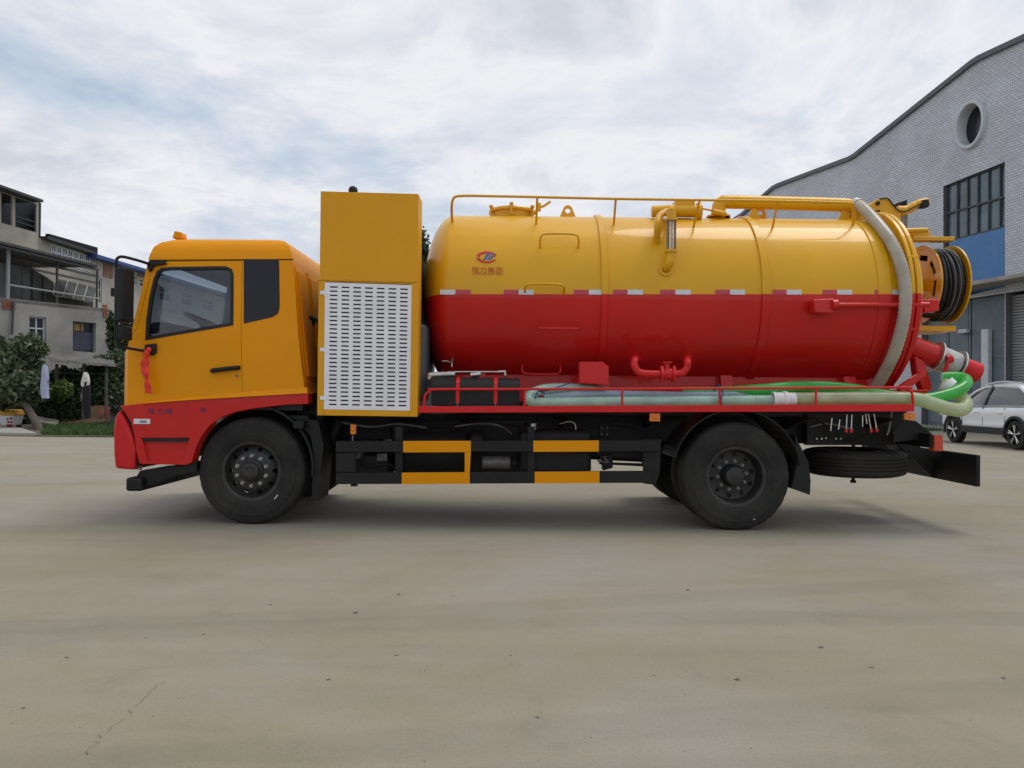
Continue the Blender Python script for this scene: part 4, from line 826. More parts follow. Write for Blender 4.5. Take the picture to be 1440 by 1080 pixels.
# hinge block, locking rod on the red half
bar('rod_bracket', [(1144, 421), (1173, 419.5), (1174, 438), (1168, 441), (1146, 440)], RED, tank, .10, .14, .012)
b = MB(); b.tube([at(1160, 429, .14), at(1180, 429, .19), at(1306, 428.5, .20)], .026, 12); b.lathe(at(1174, 428.5, .10), (1, 0, 0), [(-.03, .001), (-.03, .05), (.02, .05), (.02, .001)], 14); b.build('locking_rod', RED, tank, smooth=40)
bar('hinge_block', [(1298, 421), (1321, 421), (1321, 437), (1300, 440)], REDB, tank, .35, .25, .01)
for k in range(4):
    a = math.radians(-62+k*42); p = Vector((4.0, YC-1.02*math.cos(a), ZC+1.02*math.sin(a))); b = MB(); b.cyl(p-Vector((.05, 0, 0)), p+Vector((.06, 0, 0)), .016, 8); b.build('door_bolt', YEL if p.z > zstripe(4) else RED, tank, smooth=40)
# discharge valve at the tail
YD = .72
def ax2(px0, py0, px1, py1): return at(px0, py0, YD), at(px1, py1, YD)
a, c = ax2(1282, 489, 1314, 501); b = MB(); b.cyl(a-(c-a)*.8, c, .125, 24); dv = b.build('discharge_pipe', RED, tank, smooth=40)
for (px, py) in ((1315, 501.5), (1346, 514.5)):
    p = at(px, py, YD); d_ = (c-a).normalized(); b = MB(); b.lathe(p-d_*.008, d_, [(0, .001), (0, .17), (.016, .17), (.016, .001)], 28); b.build('valve_plate', STEEL, dv, smooth=40)
a2, c2 = ax2(1317, 502.5, 1344, 513.5); b = MB(); b.cyl(a2, c2, .135, 24); b.build('gate_valve', mat('grey_casting', (0.42, 0.42, 0.41), .5, metal=.4, var=.35, vscale=9), dv, smooth=40)
b = MB(); b.cyl(at(1335, 503, .55), at(1326, 532, .55), .02, 10); b.cyl(at(1331, 506, .58), at(1338, 504, .58), .045, 12); b.build('valve_handle', REDB, dv, smooth=40)
a3, c3 = ax2(1347, 514.5, 1374, 524.5); b = MB(); d_ = (c3-a3).normalized(); L3 = (c3-a3).length; b.lathe(a3, d_, [(0, .11), (L3, .11), (L3, .098), (L3-.1, .098), (L3-.1, .001)], 28); b.build('outlet_pipe', REDB, dv, smooth=40)
bar('door_strut', [(1286, 500), (1300, 508), (1312, 545), (1302, 556), (1290, 530)], RED, tank, .6, .12, .01)
bar('door_strut', [(1262, 545), (1300, 520), (1303, 528), (1270, 553)], RED, tank, .45, .06, .01)
bar('tail_frame', [(1245, 548), (1306, 548), (1306, 566), (1245, 566)], RED, tank, .5, 1.3, .01)
# red fittings low on the near side
bar('control_box', [(815, 509), (847, 509), (856, 515), (856, 541), (815, 539)], REDB, tank, .14, .22, .004)
man = MB(); yv = .10
man.tube(spline([tk(893, 505)+Vector((0, .03, 0)), at(893, 506, yv+.06), at(892, 514, yv), at(898, 523, yv), at(910, 525.5, yv), at(928, 526, yv)], 6), .036, 16)
man.tube(spline([at(948, 526, yv), at(960, 524, yv), at(966, 516, yv), at(967, 508, yv+.03), tk(967, 503)+Vector((0, .03, 0))], 6), .036, 16)
mo = man.build('valve_manifold', REDB, tank, smooth=50)
for (px, py) in ((893, 507), (967, 506)): p = tk(px, py); b = MB(); b.lathe(p, tn(p), [(-.02, .001), (-.02, .07), (.015, .07), (.02, .045)], 18); b.build('manifold_flange', REDB, mo, smooth=40)
b = MB(); b.cyl(at(929, 526, yv), at(948, 526, yv), .058, 16); 
for px in (930, 947): b.lathe(at(px, 526, yv), (1, 0, 0), [(-.012, .001), (-.012, .09), (.012, .09), (.012, .001)], 6)
b.cyl(at(938, 526, yv), at(938, 512, yv), .03, 10); b.lathe(at(938, 511, yv), (0, 0, 1), [(0, .001), (0, .05), (.015, .05), (.015, .001)], 14); b.build('ball_valve', REDB, mo, smooth=40)
p = tk(636, 504); b = MB(); b.tube([p-tn(p)*.01, p+tn(p)*.08], .014, 8); b.tube(spline([p+tn(p)*.06, p+tn(p)*.09+Vector((-.05, 0, .03)), p+tn(p)*.09+Vector((-.1, 0, .03))], 4), .008, 6); b.cyl(p+tn(p)*.07, p+tn(p)*.07-Vector((0, 0, .04)), .012, 8); b.build('drain_tap', STEEL, tank, smooth=40)
# saddle under the tank
for yy in (.72, 1.56): b = MB(); b.box((-.7, yy, 1.085), (4.2, yy+.12, 1.22)); b.build('sub_frame', BLK, TRUCK)
for yy in (.74, 1.58): b = MB(); b.box((-.75, yy, 1.222), (4.0, yy+.08, 1.56)); b.build('tank_bearer', RED, TRUCK)
for xx in (-.4, .9, 2.2, 3.5): b = MB(); b.prism([(xx, .55, 1.22), (xx, 1.85, 1.22), (xx, 1.75, 1.52), (xx, .65, 1.52)], (.12, 0, 0)); b.build('tank_saddle', RED, TRUCK)

# ------------------------------------------------------------------ side platform with its railing
YP = -0.05
plat = bar('side_platform', [(588, 571.5), (1286, 568.5), (1286, 578.5), (588, 580.5)], REDB, TRUCK, YP, .03, .003)
P0, P1 = at(588, 574.5, YP), at(1286, 572, YP)
b = MB(); b.hexa([(P0.x, YP+.03, P0.z-.02), (P1.x, YP+.03, P1.z-.02), (P1.x, YP+.03, P1.z), (P0.x, YP+.03, P0.z), (P0.x, .42, P0.z-.02), (P1.x, .42, P1.z-.02), (P1.x, .42, P1.z), (P0.x, .42, P0.z)]); b.build('deck_plate', RED, plat)
for xx in (-.5, .5, 1.4, 2.9, 3.7): b = MB(); b.prism([(xx, 0.0, 1.10), (xx, .8, 1.10), (xx, .8, .95)], (.05, 0, 0)); b.build('platform_bracket', BLK, plat)
YR = YP+.015
b = MB(); b.tube(spline([at(596, 573, YR), at(597, 560, YR), at(600, 553, YR), at(606, 549, YR), at(614, 547.5, YR), at(740, 547.3, YR)], 5)[:-1]+spline([at(740, 547.3, YR), at(900, 546.8, YR), at(1100, 545.8, YR), at(1268, 545, YR), at(1277, 547, YR), at(1282, 552, YR), at(1283.5, 560, YR), at(1284, 572, YR)], 6), .0125, 10); prl = b.build('platform_rail', REDB, plat, smooth=60)
for px in (737.5, 875, 1012, 1147.5): b = MB(); b.cyl(at(px, 573, YR), at(px, 547, YR), .0115, 8); b.build('rail_post', REDB, prl, smooth=60)
# black canister strapped on the platform
cn = MB(); a, c = at(606, 551, .0), at(731, 551, .0); zt_ = at(640, 530.5, .1).z; zb_ = at(640, 573, .02).z+.01
sec = [(.03, zb_), (.03, zb_+.17)]+[(.18-.15*math.cos(t), zb_+.17+(zt_-zb_-.17)*math.sin(t)) for t in np.linspace(.15, PI-.15, 12)]+[(.33, zb_+.17), (.33, zb_)]
cn.prism([(a.x, y, z) for y, z in sec], (c.x-a.x, 0, 0)); can = cn.build('oil_canister', BLKD, TRUCK, bevel=.008)
for px in (643.5, 697):
    q = at(px, 550, .02); b = MB(); outer = [(y+(-.006 if y < .18 else .006), z+.006) for y, z in sec[1:-1]]
    sp = [Vector((q.x, y, z)) for y, z in [(sec[0][0]-.006, zb_+.03)]+outer+[(sec[-1][0]+.006, zb_+.03)]]
    for p0, p1 in zip(sp, sp[1:]): b.add([p0-Vector((.018, 0, 0)), p0+Vector((.018, 0, 0)), p1+Vector((.018, 0, 0)), p1-Vector((.018, 0, 0))], [(0, 1, 2, 3)])
    o = b.build('strap', REDB, can); o.modifiers.new('s', 'SOLIDIFY').thickness = .006
    b = MB(); b.cyl((q.x, .02, zb_), (q.x, .02, zb_+.05), .006, 6); b.build('strap_bolt', DSTEEL, can)
b = MB(); q = at(669, 533, .12); b.cyl(q-Vector((0, 0, .06)), q+Vector((0, 0, .02)), .03, 12); b.build('filler_cap', BLKD, can, smooth=40)
for o in TRUCK.children: pass

# things lying on the platform
b = MB(); zl_ = zt_+.025; g0 = at(604, 530, .2); g1 = at(711, 523.5, .2)
b.tube([at(630, 523, .2), at(708, 523, .2)], .009, 8); b.tube([at(604, 527.5, .2), at(640, 526, .2)], .03, 10); b.cyl(at(604, 533, .2), at(604.5, 525, .2), .028, 10)
b.tube([at(662, 527.5, .2), at(676, 526, .2)], .024, 8); b.tube([at(710, 521, .2), at(710.5, 528, .2)], .012, 8); b.tube([at(700, 523, .2), at(711, 522.5, .2)], .014, 8)
tag(b.build('spray_lance', STEEL, smooth=50), 'steel spray lance lying on top of the black canister', 'spray lance')
h = MB(); ribbed(h, spline([at(870, 556, .30), at(840, 549, .30), at(800, 546, .28), at(768, 547, .24), at(749, 553, .16), at(743, 561, .08), at(752, 566.0, .06), at(785, 566.0, .055), at(860, 565.0, .06), at(960, 564.0, .06), at(1040, 563.4, .06), at(1092, 562.6, .06)], 8), .055, .034, .009, 16)
hc = h.build('suction_hose', HOSECLR, smooth=70); tag(hc, 'clear ribbed hose looped beside the black canister and laid along the platform', 'hose')
b = MB(); b.lathe(at(1086, 561.5, .06), (1, 0, 0), [(0, .06), (0, .075), (.03, .075), (.035, .07), (.10, .07), (.105, .08), (.14, .08), (.145, .07), (.22, .068), (.22, .05)], 20); b.build('coupling', WHT, hc, smooth=35)
h = MB(); ribbed(h, spline([at(1116, 561, .06), at(1160, 560.6, .055), at(1230, 560, .05), at(1285, 561, .05), at(1312, 568, .04), at(1335, 575, .04), at(1352, 576, .08), at(1358, 568, .18), at(1350, 556, .26), at(1338, 546, .3), at(1326, 540, .32)], 8), .068, .030, .009, 16)
hp = h.build('suction_hose', HOSEYG, smooth=70); tag(hp, 'pale yellowish ribbed hose drooping off the tail end of the platform', 'hose')
b = MB(); b.cyl(at(1336, 545, .28), at(1329, 538.5, .3), .085, 18); b.build('hose_cap', WHT, hp, smooth=40)
h = MB(); ribbed(h, spline([at(765, 561, .20), at(820, 556, .20), at(880, 555.5, .21), at(960, 557, .21), at(1040, 556.5, .21), at(1080, 557, .2)], 8), .05, .034, .008, 14)
tag(h.build('suction_hose', soft_plastic('blue_grey_hose', (0.55, 0.68, 0.80), (0.50, 0.70, 0.80), .25, .4, .1), smooth=70), 'blue-grey ribbed hose lying behind the clear hose on the platform', 'hose')
h = MB(); h.tube(spline([at(960, 552, .30), at(1010, 551.5, .28), at(1070, 548, .18), at(1110, 544.5, .18), at(1150, 543.5, .17), at(1195, 547, .16), at(1240, 555, .14), at(1280, 560.5, .12), at(1310, 560, .12), at(1340, 552, .14), at(1357, 542, .22), at(1358, 534, .34), at(1345, 530.5, .42), at(1325, 531, .46)], 8), .057, 16)
hg = h.build('drain_hose', HOSEGRN, smooth=70); tag(hg, 'bright green hose arched along the platform and curled at the tail', 'hose')
BLUE = mat('blue_rope', (0.03, 0.06, 0.22), .7)
for k, (px, lab) in enumerate(((1011, 'blue tie knotted round the hoses at the railing mid post'), (757, 'blue tie round the looped end of the clear hose'))):
    q = at(px, 561, .06); b = MB()
    if k == 0: b.tube([Vector((q.x+.01*math.sin(5*t), .10+.15*math.cos(t), q.z+.03+.105*math.sin(t))) for t in np.linspace(0, 2*PI, 24, endpoint=False)], .007, 6, closed=True)
    else: b.tube(spline([at(757, 548, .1), at(768, 549.5, -.0), at(786, 544, .06), at(802, 538.5, .2)], 6), .007, 6); b.tube(spline([at(752, 560, -.01), at(757, 550, .06), at(766, 553, -.01)], 5), .008, 6)
    tag(b.build('rope_tie', BLUE, smooth=60), lab, 'rope')
# red ribbon on the mirror bracket
b = MB(); P = spline([at(206, 493, -.06), at(205, 503, -.07), at(203.5, 512, -.075), at(204, 522, -.075), at(206, 534, -.07), at(207.5, 544, -.07), at(209, 553, -.065)], 6); rows_ = []
for i, p in enumerate(P):
    t = i/(len(P)-1); w = .022+.018*math.sin(min(1, t*1.4)*PI*.75)+.007*math.sin(t*26); ph = .7*math.sin(t*7); u = Vector((math.cos(ph), math.sin(ph)*.6, 0)); rows_.append([p-u*w, p+Vector((0, -.016-.008*math.sin(t*13), 0)), p+u*w])
vs = [v for r_ in rows_ for v in r_]; b.add(vs, [(i*3+j, i*3+j+1, i*3+j+4, i*3+j+3) for i in range(len(rows_)-1) for j in range(2)])
o = b.build('ribbon', RIBBON, smooth=60); o.modifiers.new('s', 'SOLIDIFY').thickness = .003
tag(o, 'red ribbon tied to the lower mirror bracket of the cab', 'ribbon')
b = MB(); q = at(209, 492, -.05); b.lathe(q, (0, 1, 0), [(-.02, .001), (-.016, .018), (0, .028), (.02, .018), (.025, .001)], 9); b.build('knot', RIBBON, o, smooth=60)
# ------------------------------------------------------------------ the white tiled factory hall
def tile_material():
    m = bpy.data.materials.new('white_wall_tiles'); m.use_nodes = True; nt = m.node_tree; N = nt.nodes; L = nt.links; b = N['Principled BSDF']
    tc = N.new('ShaderNodeTexCoord'); mp = N.new('ShaderNodeMapping'); t = math.atan2(W.dir.y, W.dir.x); mp.inputs['Rotation'].default_value = (0, 0, -t); L.new(tc.outputs['Object'], mp.inputs[0])
    sp = N.new('ShaderNodeSeparateXYZ'); cb = N.new('ShaderNodeCombineXYZ'); L.new(mp.outputs[0], sp.inputs[0]); L.new(sp.outputs['X'], cb.inputs[0]); L.new(sp.outputs['Z'], cb.inputs[1])
    br = N.new('ShaderNodeTexBrick'); L.new(cb.outputs[0], br.inputs['Vector']); br.offset = 0.5
    br.inputs['Scale'].default_value = 1.0; br.inputs['Brick Width'].default_value = 0.21; br.inputs['Row Height'].default_value = 0.105; br.inputs['Mortar Size'].default_value = 0.008; br.inputs['Mortar Smooth'].default_value = 0.3
    br.inputs['Color1'].default_value = (0.61, 0.635, 0.685, 1); br.inputs['Color2'].default_value = (0.53, 0.55, 0.60, 1); br.inputs['Mortar'].default_value = (0.20, 0.20, 0.235, 1)
    n = N.new('ShaderNodeTexNoise'); n.inputs['Scale'].default_value = 0.5; n.inputs['Detail'].default_value = 9; n.inputs['Roughness'].default_value = .7; L.new(tc.outputs['Object'], n.inputs[0])
    r = N.new('ShaderNodeValToRGB'); L.new(n.outputs['Fac'], r.inputs[0]); r.color_ramp.elements[0].position = .32; r.color_ramp.elements[0].color = (.80, .79, .79, 1); r.color_ramp.elements[1].position = .6
    mx = N.new('ShaderNodeMix'); mx.data_type = 'RGBA'; mx.blend_type = 'MULTIPLY'; mx.inputs[0].default_value = 1; L.new(br.outputs['Color'], mx.inputs[6]); L.new(r.outputs[0], mx.inputs[7]); L.new(mx.outputs[2], b.inputs['Base Color'])
    b.inputs['Roughness'].default_value = 0.4
    bp = N.new('ShaderNodeBump'); bp.inputs['Strength'].default_value = .5; bp.inputs['Distance'].default_value = .01; bp.invert = True; L.new(br.outputs['Fac'], bp.inputs['Height']); L.new(bp.outputs[0], b.inputs['Normal'])
    return m
W = Plane(1440, 27.6, 500, -1)
TILES = tile_material()
FRAME = mat('grey_window_frame', (0.055, 0.06, 0.065), .5, var=.2, vscale=3)
PANE = mat('dusty_pane', (0.075, 0.115, 0.145), .12, var=.5, vscale=.8, coat=.3, spec=.8)
BLUP = mat('blue_panel', (0.065, 0.20, 0.44), .5, var=.10, vscale=1.5, dust=.12)
COPE = mat('grey_coping', (0.12, 0.125, 0.14), .6, var=.15, vscale=1.5)
CONCW = mat('canopy_concrete', (0.30, 0.285, 0.255), .85, var=.2, vscale=2, bump=.3, bscale=12)
DOORM = mat('blue_grey_door', (0.13, 0.17, 0.20), .5, var=.18, vscale=1.5, dust=.15)
WHITEW = mat('white_trim', (0.55, 0.57, 0.60), .6, var=.1)
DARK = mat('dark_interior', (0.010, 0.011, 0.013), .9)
def gnd(pl, px, off=0.0): p = pl.pt(px, 500, off); p.z = 0; return p
def plprism(pl, pts, o0, o1, name, m, parent, bevel=0.0):
    b = MB(); P = [q if isinstance(q, Vector) else pl.pt(q[0], q[1], o0) for q in pts]; b.prism(P, pl.n*(o1-o0)); return b.build(name, m, parent, bevel=bevel)
HALL = empty('factory_hall', gnd(W, 1300)); tag(HALL, 'grey-white tiled factory hall with curved gable and round window', 'building')
ROOF = [(1640, -34), (1500, 28), (1440, 55), (1378, 83.5), (1368, 90), (1203, 220), (1195, 224.5), (1096, 261), (1088, 265), (1044, 303), (1020, 318)]
wallp = [W.pt(*p) for p in ROOF]
base = [Vector((wallp[-1].x, wallp[-1].y, 0)), Vector((wallp[0].x, wallp[0].y, 0))]
b = MB(); b.prism(wallp+base, -W.n*.6); wall = b.build('gable_wall', TILES)
BW = [(1326.5, 262), (1413, 227.5), (1413, 403), (1326.5, 424)]
rw = [W.pt(1366.5+19.0*math.cos(t), 175.5+33.5*math.sin(t)) for t in np.linspace(0, 2*PI, 40, endpoint=False)]
cc = W.pt(1366.5, 175.5); rv = 31.0*(cc-CAM).y/F
EL = 0.76
rw = [cc+W.dir*(rv*EL*math.cos(t))+Vector((0, 0, rv*math.sin(t))) for t in np.linspace(0, 2*PI, 40, endpoint=False)]
def wcut(P, o=.5, d=-2): b = MB(); b.prism([p+W.n*o for p in P], W.n*d); return b.build('cut', COPE)
big = [W.pt(*p) for p in BW]; sm = [W.pt(*p) for p in ((1262, 286), (1275.5, 281), (1275.5, 318), (1262, 322))]
DR = [W.pt(1300, 425), W.pt(1412, 412)]; drz = W.pt(1412, 412.5).z
dor = [Vector((W.pt(1296, 500).x, W.pt(1296, 500).y, drz)), Vector((W.pt(1412.5, 500).x, W.pt(1412.5, 500).y, drz)), gnd(W, 1412.5)-Vector((0, 0, .5)), gnd(W, 1296)-Vector((0, 0, .5))]
shu = [Vector((W.pt(1414, 500).x, W.pt(1414, 500).y, drz)), Vector((W.pt(1560, 500).x, W.pt(1560, 500).y, drz)), gnd(W, 1560)-Vector((0, 0, .5)), gnd(W, 1414)-Vector((0, 0, .5))]
boolean(wall, [wcut(rw), wcut(big), wcut(sm), wcut(dor), wcut(shu)]); adopt(wall, HALL)
b = MB(); body = [p-W.n*.62-Vector((0, 0, .35)) for p in wallp]; b.prism(body+[p-W.n*.62 for p in base], -W.n*26); b.build('hall_body', COPE, HALL)
b = MB()
for p, q in zip(wallp, wallp[1:]):
    u = (q-p).normalized(); nn = Vector((0, 0, 1)); b.hexa([p+W.n*.14-nn*.06, q+W.n*.14-nn*.06, q+W.n*.14+nn*.14, p+W.n*.14+nn*.14, p-W.n*.7-nn*.06, q-W.n*.7-nn*.06, q-W.n*.7+nn*.14, p-W.n*.7+nn*.14])
b.build('roof_coping', COPE, HALL)
b = MB(); b.lathe(cc, W.n, [(-.55, rv*.93), (.14, rv*.93), (.17, rv*.96), (.17, rv*1.06), (.14, rv*1.09), (-.02, rv*1.09)], 48); b.v = [tuple(Vector(v)-W.dir*((Vector(v)-cc).dot(W.dir)*(1-EL))) for v in b.v]; ring = b.build('round_window', WHITEW, HALL, smooth=35)
b = MB(); b.lathe(cc-W.n*.32, W.n, [(0, .001), (0, rv*.94)], 40); b.v = [tuple(Vector(v)-W.dir*((Vector(v)-cc).dot(W.dir)*(1-EL))) for v in b.v]; b.build('pane', mat('dark_pane', (0.012, 0.014, 0.018), .15, var=.4, coat=.1), ring)
# the tall window: frame bars, one pane per light, the blue boarding below
xs = [1326.5, 1342, 1356.3, 1371, 1386, 1402, 1413]
zt0, zm, zb0 = W.pt(1413, 227.5).z, W.pt(1413, 274.5).z, W.pt(1413, 404).z; zl = W.pt(1413, 319.5).z
win_ = empty('tall_window', gnd(W, 1370), HALL)
def wp(px, z, off): p = W.pt(px, 400); o = W.o+W.n*off; q = Vector((p.x, p.y, z))+W.n*off; return q
fb = MB()
for i, x in enumerate(xs):
    p = wp(x, 0, -.16); s0, s1 = (0, .08) if i == 0 else ((-.08, 0) if i == len(xs)-1 else (-.03, .03)); d = -W.dir if False else W.dir
    d = W.dir*(-1)                          # towards larger px
    b = MB(); b.prism([p+d*s0+Vector((0, 0, zb0)), p+d*s1+Vector((0, 0, zb0)), p+d*s1+Vector((0, 0, zt0)), p+d*s0+Vector((0, 0, zt0))], W.n*.05); b.build('mullion', FRAME, win_)
for z in (zt0-.08, zm-.045, zl+.02):
    b = MB(); p, q = wp(xs[0], z, -.155), wp(xs[-1], z, -.155); b.prism([p, q, q+Vector((0, 0, .07)), p+Vector((0, 0, .07))], W.n*.05); b.build('transom', FRAME, win_)
for i in range(len(xs)-1):
    for (z0_, z1_) in ((zl, zm), (zm, zt0)):
        p, q = wp(xs[i], 0, -.19), wp(xs[i+1], 0, -.19); tl = W.n*random.uniform(-.02, .02)
        b = MB(); b.prism([p+Vector((0, 0, z0_)), q+Vector((0, 0, z0_)), q+Vector((0, 0, z1_))+tl, p+Vector((0, 0, z1_))+tl], W.n*.012); b.build('pane', PANE, win_)
p, q = wp(1333, 0, -.10), wp(1411.5, 0, -.10); b = MB(); b.prism([p+Vector((0, 0, zb0)), q+Vector((0, 0, zb0)), q+Vector((0, 0, zl)), p+Vector((0, 0, zl))], W.n*.06); b.build('blue_board', BLUP, win_)
p, q = wp(1326.5, 0, -.45), wp(1413, 0, -.45); b = MB(); b.prism([p+Vector((0, 0, zb0-1)), q+Vector((0, 0, zb0-1)), q+Vector((0, 0, zt0+.5)), p+Vector((0, 0, zt0+.5))], W.n*-.1); b.build('dark_reveal', DARK, win_)
b = MB(); b.prism([p_-W.n*.3 for p_ in sm], W.n*.02); b.build('narrow_window', PANE, HALL)
# canopy, doors, shutter
p, q = wp(1290, drz+.30, 0.0), wp(1575, drz+.30, 0.0); b = MB(); b.hexa([p+W.n*1.1, q+W.n*1.1, q+W.n*1.1+Vector((0, 0, .16)), p+W.n*1.1+Vector((0, 0, .16)), p, q, q+Vector((0, 0, .22)), p+Vector((0, 0, .22))]); b.build('door_canopy', CONCW, HALL, bevel=.02)
edges = [1296, 1326, 1357, 1412.5]
for x0, x1 in zip(edges, edges[1:]):
    p, q = wp(x0, 0, -.35), wp(x1, 0, -.35); d = (q-p).normalized()*.03; b = MB(); b.prism([p+d, q-d, q-d+Vector((0, 0, drz)), p+d+Vector((0, 0, drz))], W.n*.05); dl = b.build('door_leaf', DOORM, HALL, bevel=.01)
    for f0, f1 in ((.04, .46), (.54, .97)):
        b = MB(); c0, c1 = p.lerp(q, .12)+W.n*.052, p.lerp(q, .88)+W.n*.052; b.prism([c0+Vector((0, 0, drz*f0)), c1+Vector((0, 0, drz*f0)), c1+Vector((0, 0, drz*f1)), c0+Vector((0, 0, drz*f1))], W.n*.02); b.build('door_panel', DOORM, dl, bevel=.008)
p, q = wp(1290, 0, -.5), wp(1565, 0, -.5); b = MB(); b.prism([p, q, q+Vector((0, 0, drz+.3)), p+Vector((0, 0, drz+.3))], W.n*-.08); b.build('door_reveal', DARK, HALL)
p, q = wp(1378, 0, -.25), wp(1388, 0, -.25); b = MB(); b.prism([p, q, q+Vector((0, 0, W.pt(1383, 463).z)), p+Vector((0, 0, W.pt(1383, 463).z))], W.n*.2); b.build('door_post', WHITEW, HALL, bevel=.02)
p, q = wp(1345, 0, -.25), wp(1357, 0, -.25); b = MB(); b.prism([p+Vector((0, 0, W.pt(1350, 468.5).z)), q+Vector((0, 0, W.pt(1350, 468.5).z)), q+Vector((0, 0, W.pt(1350, 463).z)), p+Vector((0, 0, W.pt(1350, 463).z))], W.n*.2); b.build('wall_lamp', WHITEW, HALL, bevel=.02)
SHUT = mat('grey_shutter', (0.29, 0.29, 0.30), .5, metal=.2, var=.1, dust=.15)
sh = empty('roller_shutter', gnd(W, 1450), HALL); p, q = wp(1415, 0, -.3), wp(1559, 0, -.3); nz = int(drz/.11)
sm0 = MB(); sm0.prism([p+Vector((0, 0, .005)), p+W.n*.025+Vector((0, 0, .02)), p+W.n*.025+Vector((0, 0, .09)), p+Vector((0, 0, .105))], q-p); slat0 = sm0.build('slat', SHUT, sh)
for k in range(1, nz): c = copy_of(slat0, sh); c.location.z += k*.11
# paved apron and weeds at the hall's foot
b = MB(); P = [gnd(W, 1560), gnd(W, 1030)]; b.prism([P[0]+Vector((0, 0, .004)), P[1]+Vector((0, 0, .004)), P[1]+W.n*1.6+Vector((0, 0, .004)), P[0]+W.n*1.6+Vector((0, 0, .004))], (0, 0, .12)); tag(b.build('pavement', CONCW, bevel=.02), kind='structure')

# ------------------------------------------------------------------ leaves and grass
def leaf_mat(name, cols):
    m = bpy.data.materials.new(name); m.use_nodes = True; nt = m.node_tree; N = nt.nodes; L = nt.links; b = N['Principled BSDF']; out = N['Material Output']
    ge = N.new('ShaderNodeNewGeometry'); r = N.new('ShaderNodeValToRGB'); L.new(ge.outputs['Random Per Island'], r.inputs[0]); e = r.color_ramp.elements
    while len(e) < len(cols): e.new(.5)
    for i, (k, c) in enumerate(zip(e, cols)): k.position = i/(len(cols)-1); k.color = (*c, 1)
    L.new(r.outputs[0], b.inputs['Base Color']); b.inputs['Roughness'].default_value = .55
    t = N.new('ShaderNodeBsdfTranslucent'); L.new(r.outputs[0], t.inputs[0]); mx = N.new('ShaderNodeMixShader'); mx.inputs[0].default_value = .25; L.new(b.outputs[0], mx.inputs[1]); L.new(t.outputs[0], mx.inputs[2]); L.new(mx.outputs[0], out.inputs[0]); return m
LEAFD = leaf_mat('dark_leaf', [(0.022, 0.045, 0.018), (0.04, 0.075, 0.028), (0.065, 0.105, 0.04)])
LEAFM = leaf_mat('mid_leaf', [(0.035, 0.06, 0.03), (0.08, 0.125, 0.055), (0.16, 0.20, 0.10)])
LEAFL = leaf_mat('fresh_leaf', [(0.05, 0.10, 0.02), (0.085, 0.155, 0.03), (0.13, 0.20, 0.055)])
BARK = mat('grey_bark', (0.10, 0.085, 0.065), .9, var=.3, vscale=8, bump=.5, bscale=25)
GRASS = leaf_mat('grass_blade', [(0.03, 0.075, 0.015), (0.055, 0.12, 0.025), (0.085, 0.15, 0.04)])
def leaf_cloud(name, blobs, n, size, m, parent, long=1.6, droop=0.0):
    rng = np.random.default_rng(abs(hash(name+str(blobs[0]))) % 1000 if False else int(abs(blobs[0][0][0])*97) % 997)
    vol = np.array([bl[1][0]*bl[1][1]*bl[1][2] for bl in blobs]); which = rng.choice(len(blobs), n, p=vol/vol.sum())
    C = np.array([bl[0] for bl in blobs], float)[which]; R = np.array([bl[1] for bl in blobs], float)[which]
    d = rng.normal(size=(n, 3)); d /= np.linalg.norm(d, axis=1)[:, None]; rad = rng.random(n)**0.45
    P = C+d*rad[:, None]*R*(0.82+0.36*rng.random((n, 1)))
    u = rng.normal(size=(n, 3)); u[:, 2] -= droop; u /= np.linalg.norm(u, axis=1)[:, None]
    w = np.cross(u, rng.normal(size=(n, 3))); w /= np.linalg.norm(w, axis=1)[:, None]
    s = size*(0.6+0.8*rng.random((n, 1))); a = u*s*long/2; c = w*s*.5
    V = np.stack([P-a, P+c*.9-a*.1, P+a, P-c*.9-a*.1], 1).reshape(-1, 3); V[:, 2] = np.maximum(V[:, 2], .02)
    me = bpy.data.meshes.new(name); me.from_pydata(V.tolist(), [], np.arange(4*n).reshape(n, 4).tolist()); me.materials.append(m); o = bpy.data.objects.new(name, me); COL.objects.link(o)
    if parent is not None: adopt(o, parent)
    return o
def plant(name, label, cat, px, d, blobs, n, size, m, trunk=None, group=None, long=1.6, droop=0.0, crown='crown'):
    base_ = Vector(((px-720)/F*d, CAM.y+d, 0)); e = empty(name, base_); tag(e, label, cat, group)
    B = [((at(bx, by, CAM.y+d+dy)[:]), (rx*d/F, (rx*.8)*d/F, ry*d/F)) for (bx, by, dy, rx, ry) in blobs]
    leaf_cloud(crown, B, n, size, m, e, long, droop)
    if trunk:
        t = MB(); tp = spline([at(x, y, CAM.y+d+dy) for x, y, dy in trunk], 5); tp[0].z = -.05; k = len(tp); t.tube(tp, [.13*(1-.7*i/(k-1)) for i in range(k)], 8); t.build('trunk', BARK, e, smooth=60)
        for (bx, by, dy, rx, ry) in blobs[:6]:
            l = MB(); s = tp[int(k*.6)]; l.tube(spline([s, s.lerp(at(bx, by, CAM.y+d+dy), .5)+Vector((0, 0, .1)), at(bx, by, CAM.y+d+dy)], 4), [.05-.0035*i for i in range(9)], 5); l.build('limb', BARK, e)
    return e
plant('broadleaf_tree', 'leafy green tree with leaning trunk in front of the grey house', 'tree', 10, 23.5, [(12, 520, 0, 30, 26), (38, 490, .3, 24, 20), (58, 492, .2, 9, 12), (-15, 500, .2, 30, 30), (30, 545, -.2, 34, 22), (5, 555, .3, 30, 20), (48, 530, .2, 14, 28)], 11000, .105, LEAFM, [(56, 604, -.6), (40, 575, -.4), (22, 545, -.2), (2, 512, 0), (-8, 490, .1)], long=2.0, droop=.4)
